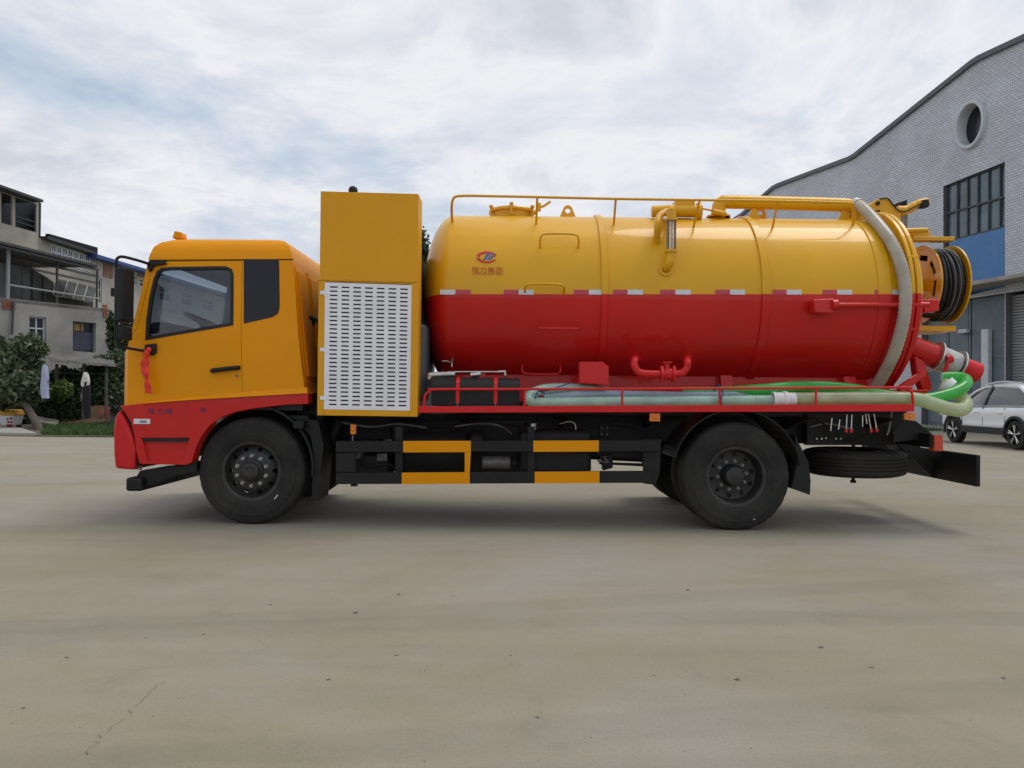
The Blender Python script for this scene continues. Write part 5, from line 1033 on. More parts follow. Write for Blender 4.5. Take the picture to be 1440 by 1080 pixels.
plant('shrub', 'dark shrub between the hanging shirt and the hanging trousers', 'shrub', 85, 25.0, [(80, 565, 0, 20, 26), (96, 558, .3, 16, 22), (100, 575, 0, 18, 16), (70, 580, 0, 16, 18)], 5000, .09, LEAFD, group='shrubs behind the grass')
plant('shrub', 'bright green shrub below the lean-to roof behind the trousers', 'shrub', 92, 24.2, [(88, 548, 0, 13, 13), (80, 556, .2, 10, 10)], 1800, .08, LEAFL, group='shrubs behind the grass')
plant('shrub', 'wide green shrub beside the truck cab front', 'shrub', 148, 26.0, [(146, 545, 0, 22, 30), (165, 520, .3, 20, 28), (134, 562, 0, 16, 20), (170, 560, 0, 20, 25), (142, 512, .5, 14, 14)], 7000, .09, LEAFM, group='shrubs behind the grass')
plant('shrub', 'low dark shrub behind the leaning tree trunk', 'shrub', 25, 26.5, [(15, 585, 0, 24, 22), (45, 575, .2, 24, 28), (-15, 580, 0, 26, 22)], 2600, .13, LEAFD, group='shrubs behind the grass')
plant('shrub', 'dark shrub growing under the lean-to roof', 'shrub', 118, 25.6, [(86, 530, 0, 14, 14), (105, 535, .2, 18, 16), (125, 530, 0, 16, 16), (143, 532, .2, 14, 16), (74, 540, 0, 12, 16)], 4200, .09, LEAFD, group='shrubs behind the grass')
plant('climbing_plant', 'dark creeper hanging by the corner of the grey house', 'plant', 158, 27.5, [(158, 470, 0, 8, 26), (166, 490, 0, 10, 22), (156, 450, .1, 6, 12), (178, 470, .2, 12, 26)], 1300, .12, LEAFD)
plant('tall_tree', 'dark tree top showing in the gap behind the yellow cabinet', 'tree', 585, 44.0, [(586, 345, 0, 20, 26), (592, 380, .5, 22, 30), (575, 400, -.5, 28, 40), (590, 440, 0, 30, 40)], 4200, .24, LEAFD, [(580, 590, 0), (581, 500, 0), (584, 400, 0), (587, 330, 0)])
def grass(name, quad, n, h0, h1, m, label):
    rng = np.random.default_rng(5); u = rng.random(n)[:, None]; v = rng.random(n)[:, None]; Q = np.array([q[:2] for q in quad])
    xy = (Q[0]*(1-u)+Q[1]*u)*(1-v)+(Q[3]*(1-u)+Q[2]*u)*v; a = rng.random(n)*2*PI; h = h0+(h1-h0)*rng.random(n)**1.5; w = .012+.012*rng.random(n)
    lean = rng.normal(size=(n, 2))*h[:, None]*.35; dx = np.stack([np.cos(a), np.sin(a)], 1)*w[:, None]
    V = np.zeros((n, 3, 3)); V[:, 0, :2] = xy-dx; V[:, 1, :2] = xy+dx; V[:, 2, :2] = xy+lean; V[:, 2, 2] = h; V[:, :2, 2] = 0.0
    me = bpy.data.meshes.new(name); me.from_pydata(V.reshape(-1, 3).tolist(), [], np.arange(3*n).reshape(n, 3).tolist()); me.materials.append(m); o = bpy.data.objects.new(name, me); COL.objects.link(o); return tag(o, label, 'grass', kind='stuff')
grass('grass', [ground(58, 613.5), ground(260, 615.5), ground(300, 600), ground(70, 598)], 16000, .07, .26, GRASS, 'patch of short green grass in front of the shrubs')
grass('weeds', [ground(1268, 607), ground(1325, 606), ground(1335, 600), ground(1268, 600)], 1600, .05, .2, GRASS, 'sparse weeds along the foot of the factory hall')
SOIL = mat('bare_soil', (0.11, 0.095, 0.065), .95, var=.3, vscale=3, bump=.4)
b = MB(); q = [ground(50, 614), ground(340, 617), ground(360, 592), ground(-120, 588), ground(-60, 606), ground(30, 607)]; b.prism([p+Vector((0, 0, .004)) for p in q], (0, 0, .03)); tag(b.build('soil_bed', SOIL), kind='structure')
b = MB(); b.prism([ground(-60, 612)+Vector((0, 0, .004)), ground(52, 614)+Vector((0, 0, .004)), ground(30, 606)+Vector((0, 0, .004)), ground(-60, 604)+Vector((0, 0, .004))], (0, 0, .1)); tag(b.build('pavement', CONCW, bevel=.02), kind='structure')

# ------------------------------------------------------------------ buildings over on the other side
L1 = Plane(0, 34, 860, 1); L2 = Plane(0, 27.5, 1200, 1)
CREAM = mat('weathered_render', (0.33, 0.31, 0.265), .9, var=.22, vscale=.8, bump=.2, bscale=8)
GREYC = mat('grey_cement', (0.26, 0.255, 0.245), .92, var=.25, vscale=.9, bump=.35, bscale=7)
SLAB = mat('dark_roof_sheet', (0.045, 0.05, 0.055), .7, var=.25, vscale=2)
BLUR = mat('blue_roof_sheet', (0.025, 0.07, 0.22), .5, var=.15, vscale=2)
SHEET = mat('grey_roof_sheet', (0.085, 0.09, 0.09), .75, var=.35, vscale=1.2)
SHEETD = mat('dark_fence_sheet', (0.05, 0.052, 0.05), .8, var=.45, vscale=1.4)
OFFW = mat('off_white_wall', (0.40, 0.39, 0.36), .9, var=.15, vscale=.8)
HPANE = mat('house_pane', (0.018, 0.022, 0.032), .15, var=.6, vscale=2, coat=.3)
def downto(pl, pts): A = [pl.pt(*p) for p in pts]; return A+[Vector((A[-1].x, A[-1].y, 0)), Vector((A[0].x, A[0].y, 0))]
def facade(pl, pts, th, name, m, parent, cuts=()):
    b = MB(); b.prism(downto(pl, pts), -pl.n*th); o = b.build(name, m)
    if cuts:
        cs = []
        for c in cuts: k = MB(); k.prism([pl.pt(*p)+pl.n*.4 for p in c], -pl.n*(th+1.2)); cs.append(k.build('cut', m))
        boolean(o, cs)
    adopt(o, parent); return o
def windowset(pl, q, parent, fm, pm, xs=(), ys=(), dep=.16, fw=.05):   # q: four corners (left top, right top, right bottom, left bottom)
    e = empty('window', gnd(pl, q[0][0]), parent); C = [pl.pt(*p)-pl.n*dep for p in q]
    def bl(u, v): return C[0].lerp(C[1], u).lerp(C[3].lerp(C[2], u), v)
    wd = (C[1]-C[0]).length; ht = (C[0]-C[3]).length
    b = MB(); b.prism(C, -pl.n*.015); b.build('pane', pm, e)
    fu, fv = fw/wd, fw/ht; f = MB()
    bars = [(0, 0, fu, 1), (1-fu, 0, 1, 1)]+[(x-fu/2, fv, x+fu/2, 1-fv) for x in xs]
    for (u0, v0, u1, v1) in bars: f.prism([bl(u0, v0), bl(u1, v0), bl(u1, v1), bl(u0, v1)], pl.n*.04)
    for (v0, v1) in [(0, fv), (1-fv, 1)]+[(y-fv/2, y+fv/2) for y in ys]: f.prism([bl(fu, v0), bl(1-fu, v0), bl(1-fu, v1), bl(fu, v1)], pl.n*.036)
    f.build('frame', fm, e); return e
# cream block with the open top-floor gallery
BA = empty('gallery_block', gnd(L1, 20)); tag(BA, 'weathered cream block with open dark gallery under its flat roof', 'building')
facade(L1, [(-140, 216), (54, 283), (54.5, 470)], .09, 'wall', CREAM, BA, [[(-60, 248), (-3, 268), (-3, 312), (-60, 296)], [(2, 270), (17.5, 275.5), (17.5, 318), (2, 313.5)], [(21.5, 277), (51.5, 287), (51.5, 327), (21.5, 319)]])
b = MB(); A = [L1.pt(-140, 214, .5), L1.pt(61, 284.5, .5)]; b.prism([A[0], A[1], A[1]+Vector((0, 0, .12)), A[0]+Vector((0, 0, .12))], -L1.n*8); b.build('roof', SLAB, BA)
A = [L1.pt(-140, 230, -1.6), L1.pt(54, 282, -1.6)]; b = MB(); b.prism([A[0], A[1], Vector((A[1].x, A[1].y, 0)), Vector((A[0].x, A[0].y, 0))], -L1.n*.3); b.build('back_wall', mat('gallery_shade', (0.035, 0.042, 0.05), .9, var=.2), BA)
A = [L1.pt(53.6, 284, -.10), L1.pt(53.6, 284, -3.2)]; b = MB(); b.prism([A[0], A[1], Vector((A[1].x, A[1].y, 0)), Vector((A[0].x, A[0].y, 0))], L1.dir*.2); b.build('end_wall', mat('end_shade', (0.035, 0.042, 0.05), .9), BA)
p = L1.pt(18, 322, -.4); b = MB(); A = [L1.pt(-60, 296, -.4), L1.pt(52, 327, -.4)]; b.prism([A[0], A[1], A[1]-L1.n*2.8, A[0]-L1.n*2.8], (0, 0, -.15)); b.build('gallery_floor', GREYC, BA)
for py in (304, 311):
    b = MB(); A, B_ = L1.pt(21.5, py, -.1), L1.pt(52, py+9.2, -.1); b.tube([A, B_], .03, 6); b.build('gallery_rail', FRAME, BA)
# wing with the ribbon of windows
BB = empty('window_wing', gnd(L1, 95)); tag(BB, 'cream wing with a row of small white-framed windows under the eaves', 'building')
wq = []
for k in range(8):
    x0, x1 = 71+k*7.9, 71+k*7.9+7.3; wq.append([(x0, 343.5+.31*(x0-72)), (x1, 343.5+.31*(x1-72)), (x1, 359.5+.27*(x1-72)), (x0, 359.5+.27*(x0-72))])
lw = [[(108, 376), (117, 378.5), (117, 386), (108, 384)], [(119, 379), (128, 381.5), (128, 388.5), (119, 386.5)]]
facade(L1, [(55, 334.5), (70, 339), (136, 361)], .1, 'wall', CREAM, BB, wq+lw)
for q in wq: windowset(L1, q, BB, WHITEW, HPANE, (.5,), (.62,), .0, .055)
for q in lw: windowset(L1, q, BB, WHITEW, HPANE, (.5,), (.5,), .02, .05)
b = MB(); A = [L1.pt(68, 336, .4), L1.pt(137, 358.7, .4)]; b.prism([A[0], A[1], A[1]+Vector((0, 0, .14)), A[0]+Vector((0, 0, .14))], -L1.n*7); b.build('roof', SLAB, BB)
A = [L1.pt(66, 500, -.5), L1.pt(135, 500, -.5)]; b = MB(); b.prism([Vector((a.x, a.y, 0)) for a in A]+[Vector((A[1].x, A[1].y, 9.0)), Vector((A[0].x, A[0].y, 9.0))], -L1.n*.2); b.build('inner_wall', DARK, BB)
# blue-roofed block
BC = empty('blue_roofed_block', gnd(L1, 200)); tag(BC, 'off-white block with a blue sheet-metal roof edge beyond the mirror', 'building')
bw = [[(139, 391), (143.5, 392.5), (143.5, 427), (139, 426)], [(184, 385), (192, 388), (192, 401), (184, 399)], [(196, 391), (203, 393), (203, 404), (196, 402)], [(225, 400), (240, 404), (240, 425), (225, 422)], [(255, 409), (270, 413), (270, 430), (255, 428)], [(285, 418), (300, 422), (300, 438), (285, 436)]]
facade(L1, [(136.5, 363), (340, 421.5)], .3, 'wall', OFFW, BC, bw)
for q in bw: windowset(L1, q, BC, WHITEW, HPANE, (), (.45,), .1, .05)
b = MB(); A = [L1.pt(136, 362, .6), L1.pt(345, 424, .6)]; b.prism([A[0], A[1], A[1]+Vector((0, 0, .18)), A[0]+Vector((0, 0, .18))], -L1.n*8); b.build('roof', BLUR, BC)
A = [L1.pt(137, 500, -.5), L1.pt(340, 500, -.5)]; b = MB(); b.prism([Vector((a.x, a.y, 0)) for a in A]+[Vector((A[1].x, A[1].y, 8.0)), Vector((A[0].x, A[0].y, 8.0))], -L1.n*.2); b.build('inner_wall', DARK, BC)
PINK = mat('faded_brick', (0.27, 0.145, 0.12), .9, var=.3, vscale=3, bump=.2)
for q in ([(145, 368), (158, 371.5), (158, 392), (145, 389)], [(193, 381), (203, 384), (203, 391), (193, 388.5)]): b = MB(); b.prism([L1.pt(*p, .004) for p in q], L1.n*.03); b.build('brick_panel', PINK, BC)
# sheet-metal canopy on posts above the terrace
CZ = L1.pt(20, 347, 4.2).z
BD = empty('metal_canopy', gnd(L1, 60, 3)); tag(BD, 'dark sheet-metal canopy on thin posts above the terrace', 'canopy')
A, B_ = L1.pt(-120, 400, 4.2), L1.pt(137, 400, 4.2); A.z = B_.z = CZ; b = MB(); b.prism([A, B_, B_-L1.n*4.0+Vector((0, 0, .02)), A-L1.n*4.0+Vector((0, 0, .02))], (0, 0, .10)); b.build('roof_sheet', SLAB, BD)
for off in (1.0, 2.6, 4.0):
    A, B_ = L1.pt(-120, 400, off), L1.pt(137, 400, off); A.z = B_.z = CZ-.12; b = MB(); b.prism([A, B_, B_+Vector((0, 0, .10)), A+Vector((0, 0, .10))], L1.n*.08); b.build('purlin', FRAME, BD)
for px in (11, 80, 136.5):
    A = L1.pt(px, 400, 3.7); b = MB(); b.cyl((A.x, A.y, 3.5), (A.x, A.y, CZ-.02), .07 if px < 20 else .05, 10); b.build('post', mat('pale_post', (0.28, 0.30, 0.33), .6) if px == 11 else FRAME, BD)
b = MB(); b.tube([L1.pt(12, 400.5, 3.75), L1.pt(80, 411, 3.75), L1.pt(141, 420.5, 3.75)], .04, 6); b.build('hand_rail', mat('pale_rail', (0.30, 0.30, 0.29), .6), BD)
# fence of old sheets on the terrace
BE = empty('sheet_fence', gnd(L1, 60, 3)); tag(BE, 'patchy fence of old dark roofing sheets on the terrace', 'fence')
tops = [(-40, 362), (-14, 366), (15, 371), (31, 375), (46, 379), (61, 387), (76, 397)]
for (x0, y0_), (x1, y1_) in zip(tops, tops[1:]):
    b = MB(); o0 = 2.9+random.uniform(-.12, .12); b.prism([L1.pt(x0+.3, y0_, o0), L1.pt(x1-.2, y1_, o0), L1.pt(x1-.2, 424+x1*.13, o0), L1.pt(x0+.3, 424+x0*.13, o0)], -L1.n*.03); b.build('sheet', SHEET if x0 < 40 else SHEETD, BE)
BF = empty('leaning_sheets', gnd(L1, 105, 3)); tag(BF, 'dark sheets with pale battens leaning against the terrace rail', 'roofing sheets')
for (x0, x1) in ((76, 90), (90.5, 104), (104.5, 118), (118.5, 131)):
    y0_ = 392+(x0-76)*.22; b = MB(); P = [L1.pt(x0+5, y0_, 2.2), L1.pt(x1+5, y0_+3, 2.2), L1.pt(x1-2, y0_+24, 3.4), L1.pt(x0-2, y0_+22, 3.4)]; b.prism(P, (0, 0, -.04)); so = b.build('sheet', SHEETD, BF)
    b = MB(); b.tube([P[0]+Vector((0, 0, .03)), P[3]+Vector((0, 0, .03))], .035, 5); b.build('batten', CONCW, BF)
b = MB(); b.prism([L1.pt(76, 416, 2.9), L1.pt(131, 424, 2.9), L1.pt(131, 442, 2.9), L1.pt(76, 436, 2.9)], -L1.n*.03); b.build('sheet', SHEETD, BF)
# grey cement house
BG = empty('cement_house', gnd(L2, 80)); tag(BG, 'bare grey cement house with two windows behind the shrubs', 'house')
w1 = [(41.5, 444.5), (65, 446.5), (65, 491), (41.5, 490)]; w2 = [(102.5, 451.5), (135, 454.5), (134.5, 496), (102.5, 493.5)]
facade(L2, [(-90, 409), (22, 421.5), (80, 427.5), (120, 431.5), (150, 434)], .3, 'wall', GREYC, BG, [w1, w2])
windowset(L2, w1, BG, WHITEW, HPANE, (.5,), (.36,), .14, .05)
e2 = windowset(L2, w2, BG, FRAME, HPANE, (.45,), (.35,), .2, .05)
b = MB(); q = [(103.5, 454), (117, 455.3), (117, 465.5), (103.5, 464.5)]; b.prism([L2.pt(*p, -.19) for p in q], L2.n*.01); b.build('board', mat('tan_board', (0.30, 0.20, 0.07), .8, var=.2), e2)
b = MB(); q = [(103, 468), (132, 470), (131.5, 493), (103, 491.5)]; b.prism([L2.pt(*p, -.18) for p in q], L2.n*.01); b.build('curtain', mat('blue_grey_curtain', (0.055, 0.06, 0.10), .8, var=.2), e2)
A, B_ = L2.pt(-90, 409), L2.pt(152, 434.3); b = MB(); zt_ = A.z; b.prism([Vector((A.x, A.y, A.z)), B_, B_-L2.n*5, A-L2.n*5], (0, 0, -.15)); b.build('roof_slab', GREYC, BG)
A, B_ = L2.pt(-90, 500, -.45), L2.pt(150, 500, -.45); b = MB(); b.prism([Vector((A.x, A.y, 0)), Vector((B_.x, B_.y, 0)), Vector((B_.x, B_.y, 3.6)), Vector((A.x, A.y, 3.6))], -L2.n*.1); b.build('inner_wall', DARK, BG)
b = MB(); b.prism([L2.pt(149.9, 434), L2.pt(149.9, 434)-L2.n*5, gnd(L2, 149.9)-L2.n*5, gnd(L2, 149.9)], L2.dir*.25); b.build('end_wall', GREYC, BG)
BRK = mat('red_brick', (0.24, 0.085, 0.06), .9, var=.4, vscale=6)
for (q, ) in (([(2, 422), (22, 424), (22, 436), (2, 434)],), ([(143, 428), (151, 429), (151, 447), (145, 446)],)):
    for i in range(3 if q[0][0] < 50 else 2):
        for j in range(4):
            n_ = 3 if q[0][0] < 50 else 2
            def bl(u, v): return (q[0][0]*(1-u)*(1-v)+q[1][0]*u*(1-v)+q[2][0]*u*v+q[3][0]*(1-u)*v, q[0][1]*(1-u)*(1-v)+q[1][1]*u*(1-v)+q[2][1]*u*v+q[3][1]*(1-u)*v)
            sft = .15 if j % 2 else 0
            u0, u1 = (i+sft)/(n_+.2)+.01, (i+1+sft)/(n_+.2)-.01; b = MB(); b.prism([L2.pt(*bl(u0, j/4+.02), .01), L2.pt(*bl(u1, j/4+.02), .01), L2.pt(*bl(u1, (j+1)/4-.02), .01), L2.pt(*bl(u0, (j+1)/4-.02), .01)], L2.n*.03); b.build('brick', BRK, BG)
b = MB(); b.cyl(L2.pt(19, 424, .08), L2.pt(17, 470, .08), .04, 8); b.build('down_pipe', FRAME, BG)
# lean-to of corrugated sheets under the house windows
def corrugated(name, P, m, parent, waves=8, amp=.012):
    n = waves*4; b = MB(); top = []; bot = []
    nn = (P[1]-P[0]).cross(P[3]-P[0]).normalized()
    for i in range(n+1):
        u = i/n; o = nn*amp*math.sin(u*waves*2*PI); top.append(P[0].lerp(P[1], u)+o); bot.append(P[3].lerp(P[2], u)+o)
    b.add(top+bot, [(i, i+1, n+2+i, n+1+i) for i in range(n)]); o = b.build(name, m, parent, smooth=60); o.modifiers.new('s', 'SOLIDIFY').thickness = .012; return o
LT = empty('lean_to_roof', Vector(((112-720)/F*25, CAM.y+25, 0))); tag(LT, 'low lean-to roof of grey corrugated sheets above the shrubs', 'lean-to')
ASB = mat('asbestos_sheet', (0.13, 0.125, 0.115), .9, var=.3, vscale=3)
for (x0, x1, dz) in ((66, 90, 0), (89, 114, .02), (113, 136, .0), (135, 158, .02)):
    ya, yb = 497+(x0-66)*.10, 497+(x1-66)*.10; corrugated('sheet', [at(x0, ya, 18.9)+Vector((0, 0, dz)), at(x1, yb, 18.9)+Vector((0, 0, dz)), at(x1+6, yb+11, 17.3)+Vector((0, 0, dz)), at(x0+6, ya+11, 17.3)+Vector((0, 0, dz))], ASB, LT, 5)
for px in (80, 118, 150): A = at(px, 512, 17.6); b = MB(); b.cyl((A.x, A.y, 0), (A.x, A.y, A.z), .05, 8); b.build('post', BARK, LT)

# ------------------------------------------------------------------ washing line, bin, boards, white tank
DL = 14.9
A, B_ = at(-60, 506, DL), at(250, 520, DL)
b = MB(); ln = [A.lerp(B_, t)+Vector((0, 0, -.25*math.sin(PI*t))) for t in np.linspace(0, 1, 24)]; b.tube(ln, .003, 5)
cl = b.build('washing_line', mat('grey_wire', (0.05, 0.05, 0.05), .6)); tag(cl, 'thin washing line strung in front of the shrubs', 'washing line')
for p in (A, B_): b = MB(); b.cyl((p.x, p.y, 0), (p.x, p.y, p.z+.1), .035, 8); b.build('pole', BARK, cl)
def lz(px): t = (px+60)/310; return A.lerp(B_, t)+Vector((0, 0, -.25*math.sin(PI*t)))
def cloth(name, prof, m, y, thick=.07, seed=0):   # prof: (py, px left, px right) of a folded garment, given body
    rng = np.random.default_rng(seed); b = MB(); rows_ = []
    for k, (py, x0, x1) in enumerate(prof):
        ring = []
        for j in range(14):
            t = 2*PI*j/14; c = at((x0+x1)/2, py, y); hw = (at(x1, py, y).x-at(x0, py, y).x)/2
            ring.append(c+Vector((hw*math.cos(t), (thick+.02*math.sin(3*t+k*.7))*math.sin(t), .01*math.sin(5*t+k))))
        rows_.append(ring)
    vs = [v for r_ in rows_ for v in r_]; n = 14; fs = [(i*n+j, i*n+(j+1) % n, (i+1)*n+(j+1) % n, (i+1)*n+j) for i in range(len(rows_)-1) for j in range(n)]+[tuple(range(n)), tuple(range((len(rows_)-1)*n, len(rows_)*n))]
    b.add(vs, fs); return b.build(name, m, smooth=60)
SHIRT = mat('pale_blue_cloth', (0.36, 0.40, 0.56), .9, var=.15, vscale=9)
def hanger(px, py, y, parent):
    p = at(px, py, y); l = lz(px); b = MB(); b.tube([Vector((l.x, l.y, l.z)), p+Vector((0, 0, .0))], .008, 5); b.tube([p+Vector((-.09, 0, -.06)), p, p+Vector((.09, 0, -.06))], .01, 5); b.build('hanger', FRAME, parent)
s = cloth('shirt', [(513, 62, 65), (516, 61, 66), (521, 59.8, 67), (530, 59, 68.3), (535, 58.6, 69), (536, 58.2, 68.2), (545, 57.6, 68), (553, 58.2, 68.3), (560, 59, 69)], SHIRT, DL, .1, 2)
tag(s, 'pale blue shirt hanging from the washing line', 'shirt'); hanger(64, 511.5, DL, s)
s = cloth('blouse', [(524, 119, 122), (527, 117.5, 124), (532, 115.8, 125.8), (537, 114.3, 126.3), (541, 114, 126), (544, 116, 124)], mat('white_cloth', (0.62, 0.60, 0.56), .9, var=.1, vscale=9), DL, .09, 4)
tag(s, 'white top hanging above black trousers on the washing line', 'top'); hanger(120.5, 523, DL, s)
s = cloth('trousers', [(537, 119.6, 126), (545, 117.5, 126.6), (560, 117, 126.8), (575, 117.6, 127.2), (583, 119, 127.6), (588, 121.5, 127)], mat('black_cloth', (0.012, 0.012, 0.016), .9, var=.3, vscale=9), DL+.02, .1, 6)
tag(s, 'black trousers hanging from the washing line', 'trousers')
D0 = ground(12, 603); e = empty('waste_bin', D0); tag(e, 'white bin with yellow lid and red print at the kerb', 'bin')
k = D0.y-CAM.y; sc_ = k/F; x0, x1 = at(-2, 590, D0.y).x, at(20, 590, D0.y).x; zt_ = at(12, 584, D0.y).z; zt2 = at(12, 577, D0.y).z
b = MB(); w = x1-x0; b.hexa([(x0+.05, D0.y, .1), (x1-.05, D0.y, .1), (x1-.05, D0.y+w*.9, .1), (x0+.05, D0.y+w*.9, .1), (x0, D0.y-.03, zt_), (x1, D0.y-.03, zt_), (x1, D0.y+w, zt_), (x0, D0.y+w, zt_)]); b.build('body', WHT, e, bevel=.03)
b = MB(); b.hexa([(x0-.03, D0.y-.06, zt_), (x1+.03, D0.y-.06, zt_), (x1+.03, D0.y+w+.03, zt_), (x0-.03, D0.y+w+.03, zt_), (x0+.03, D0.y, zt2), (x1-.03, D0.y, zt2), (x1-.03, D0.y+w-.03, zt2+.02), (x0+.03, D0.y+w-.03, zt2+.02)]); b.build('lid', mat('yellow_lid', (0.62, 0.33, 0.03), .5), e, bevel=.02)
RP_ = mat('red_print', (0.34, 0.05, 0.06), .6)
for (a0, b0, a1, b1) in ((8, 588, 10.5, 591), (12, 587, 16.5, 590), (9, 592, 12, 595), (13.5, 592, 16, 595), (8, 596.5, 11.5, 599.5), (12.5, 596.5, 15.5, 599.5)):
    p, q = at(a0, b1, D0.y-.06), at(a1, b0, D0.y-.06); b = MB(); b.prism([(p.x, D0.y-.022-.0, p.z), (q.x, D0.y-.022, p.z), (q.x, D0.y-.03, q.z), (p.x, D0.y-.03, q.z)], (0, .03, 0)); b.build('print', RP_, e)
for x in (x0+.1, x1-.1): b = MB(); b.cyl((x-.03, D0.y+w*.8, .1), (x+.03, D0.y+w*.8, .1), .1, 14); b.build('wheel', BLKD, e)
WOODP = mat('pale_plank', (0.36, 0.33, 0.27), .8, var=.25, vscale=5); PLY = mat('plywood', (0.27, 0.18, 0.10), .8, var=.25, vscale=4)
e = empty('plank_pile', ground(58, 604)); tag(e, 'pile of pale planks beside the leaning trunk', 'planks'); yb = ground(58, 604).y
for k, (dx, dz) in enumerate(((0, 0), (4, 2.2), (2, 4.6), (7, 7.0), (1, 9.0))):
    p, q = at(44+dx, 588-dz*.55+4, yb+.2*k), at(76+dx*.3, 598-dz*.6, yb-.1+.2*k); b = MB(); b.prism([p, q, q+Vector((0, .18, 0)), p+Vector((0, .18, 0))], (0, 0, .05)); b.build('plank', WOODP, e)
e = empty('plywood_stack', ground(115, 603)); tag(e, 'tan plywood sheets leaning behind the grass under the trousers', 'plywood'); yb = ground(115, 603).y+.6
for k, pts in enumerate(([(82, 592), (108, 575), (136, 570), (152, 571), (150, 590), (120, 592)], [(75, 595), (120, 590), (152, 584), (153, 592), (110, 597)])):
    b = MB(); P = [at(*p, yb-.3*k) for p in pts]; b.prism(P, (0, .04, 0)); b.build('sheet', PLY, e)
for k, pts in enumerate(([(137, 577), (142, 573), (145, 583), (140, 589)], [(146, 572), (153, 571), (153, 590), (148, 589)])): b = MB(); b.prism([at(*p, yb-.35) for p in pts], (0, .03, 0)); b.build('offcut', BRK, e)
p = at(172, 576, 19.0); e = empty('white_water_tank', (p.x, 19, 0)); tag(e, 'white rounded water tank half hidden by the cab front', 'water tank')
b = MB(); R_ = p.x-at(152, 576, 19).x; H_ = at(172, 540, 19).z-p.z; b.lathe((p.x, 19, p.z), (0, 0, 1), [(0, .001), (0, R_), (H_*.35, R_*.98), (H_*.65, R_*.80), (H_*.88, R_*.5), (H_, .001)], 28); b.build('tank_dome', WHT, e, smooth=50)
b = MB(); b.lathe((p.x, 19, p.z-.06), (0, 0, 1), [(0, .001), (0, R_*1.03), (.06, R_*1.03), (.06, .001)], 28); b.build('rim', FRAME, e)
b = MB(); b.box((p.x-R_*.8, 18.6, 0), (p.x+R_*.8, 19.5, p.z-.06)); b.build('stand', GREYC, e)

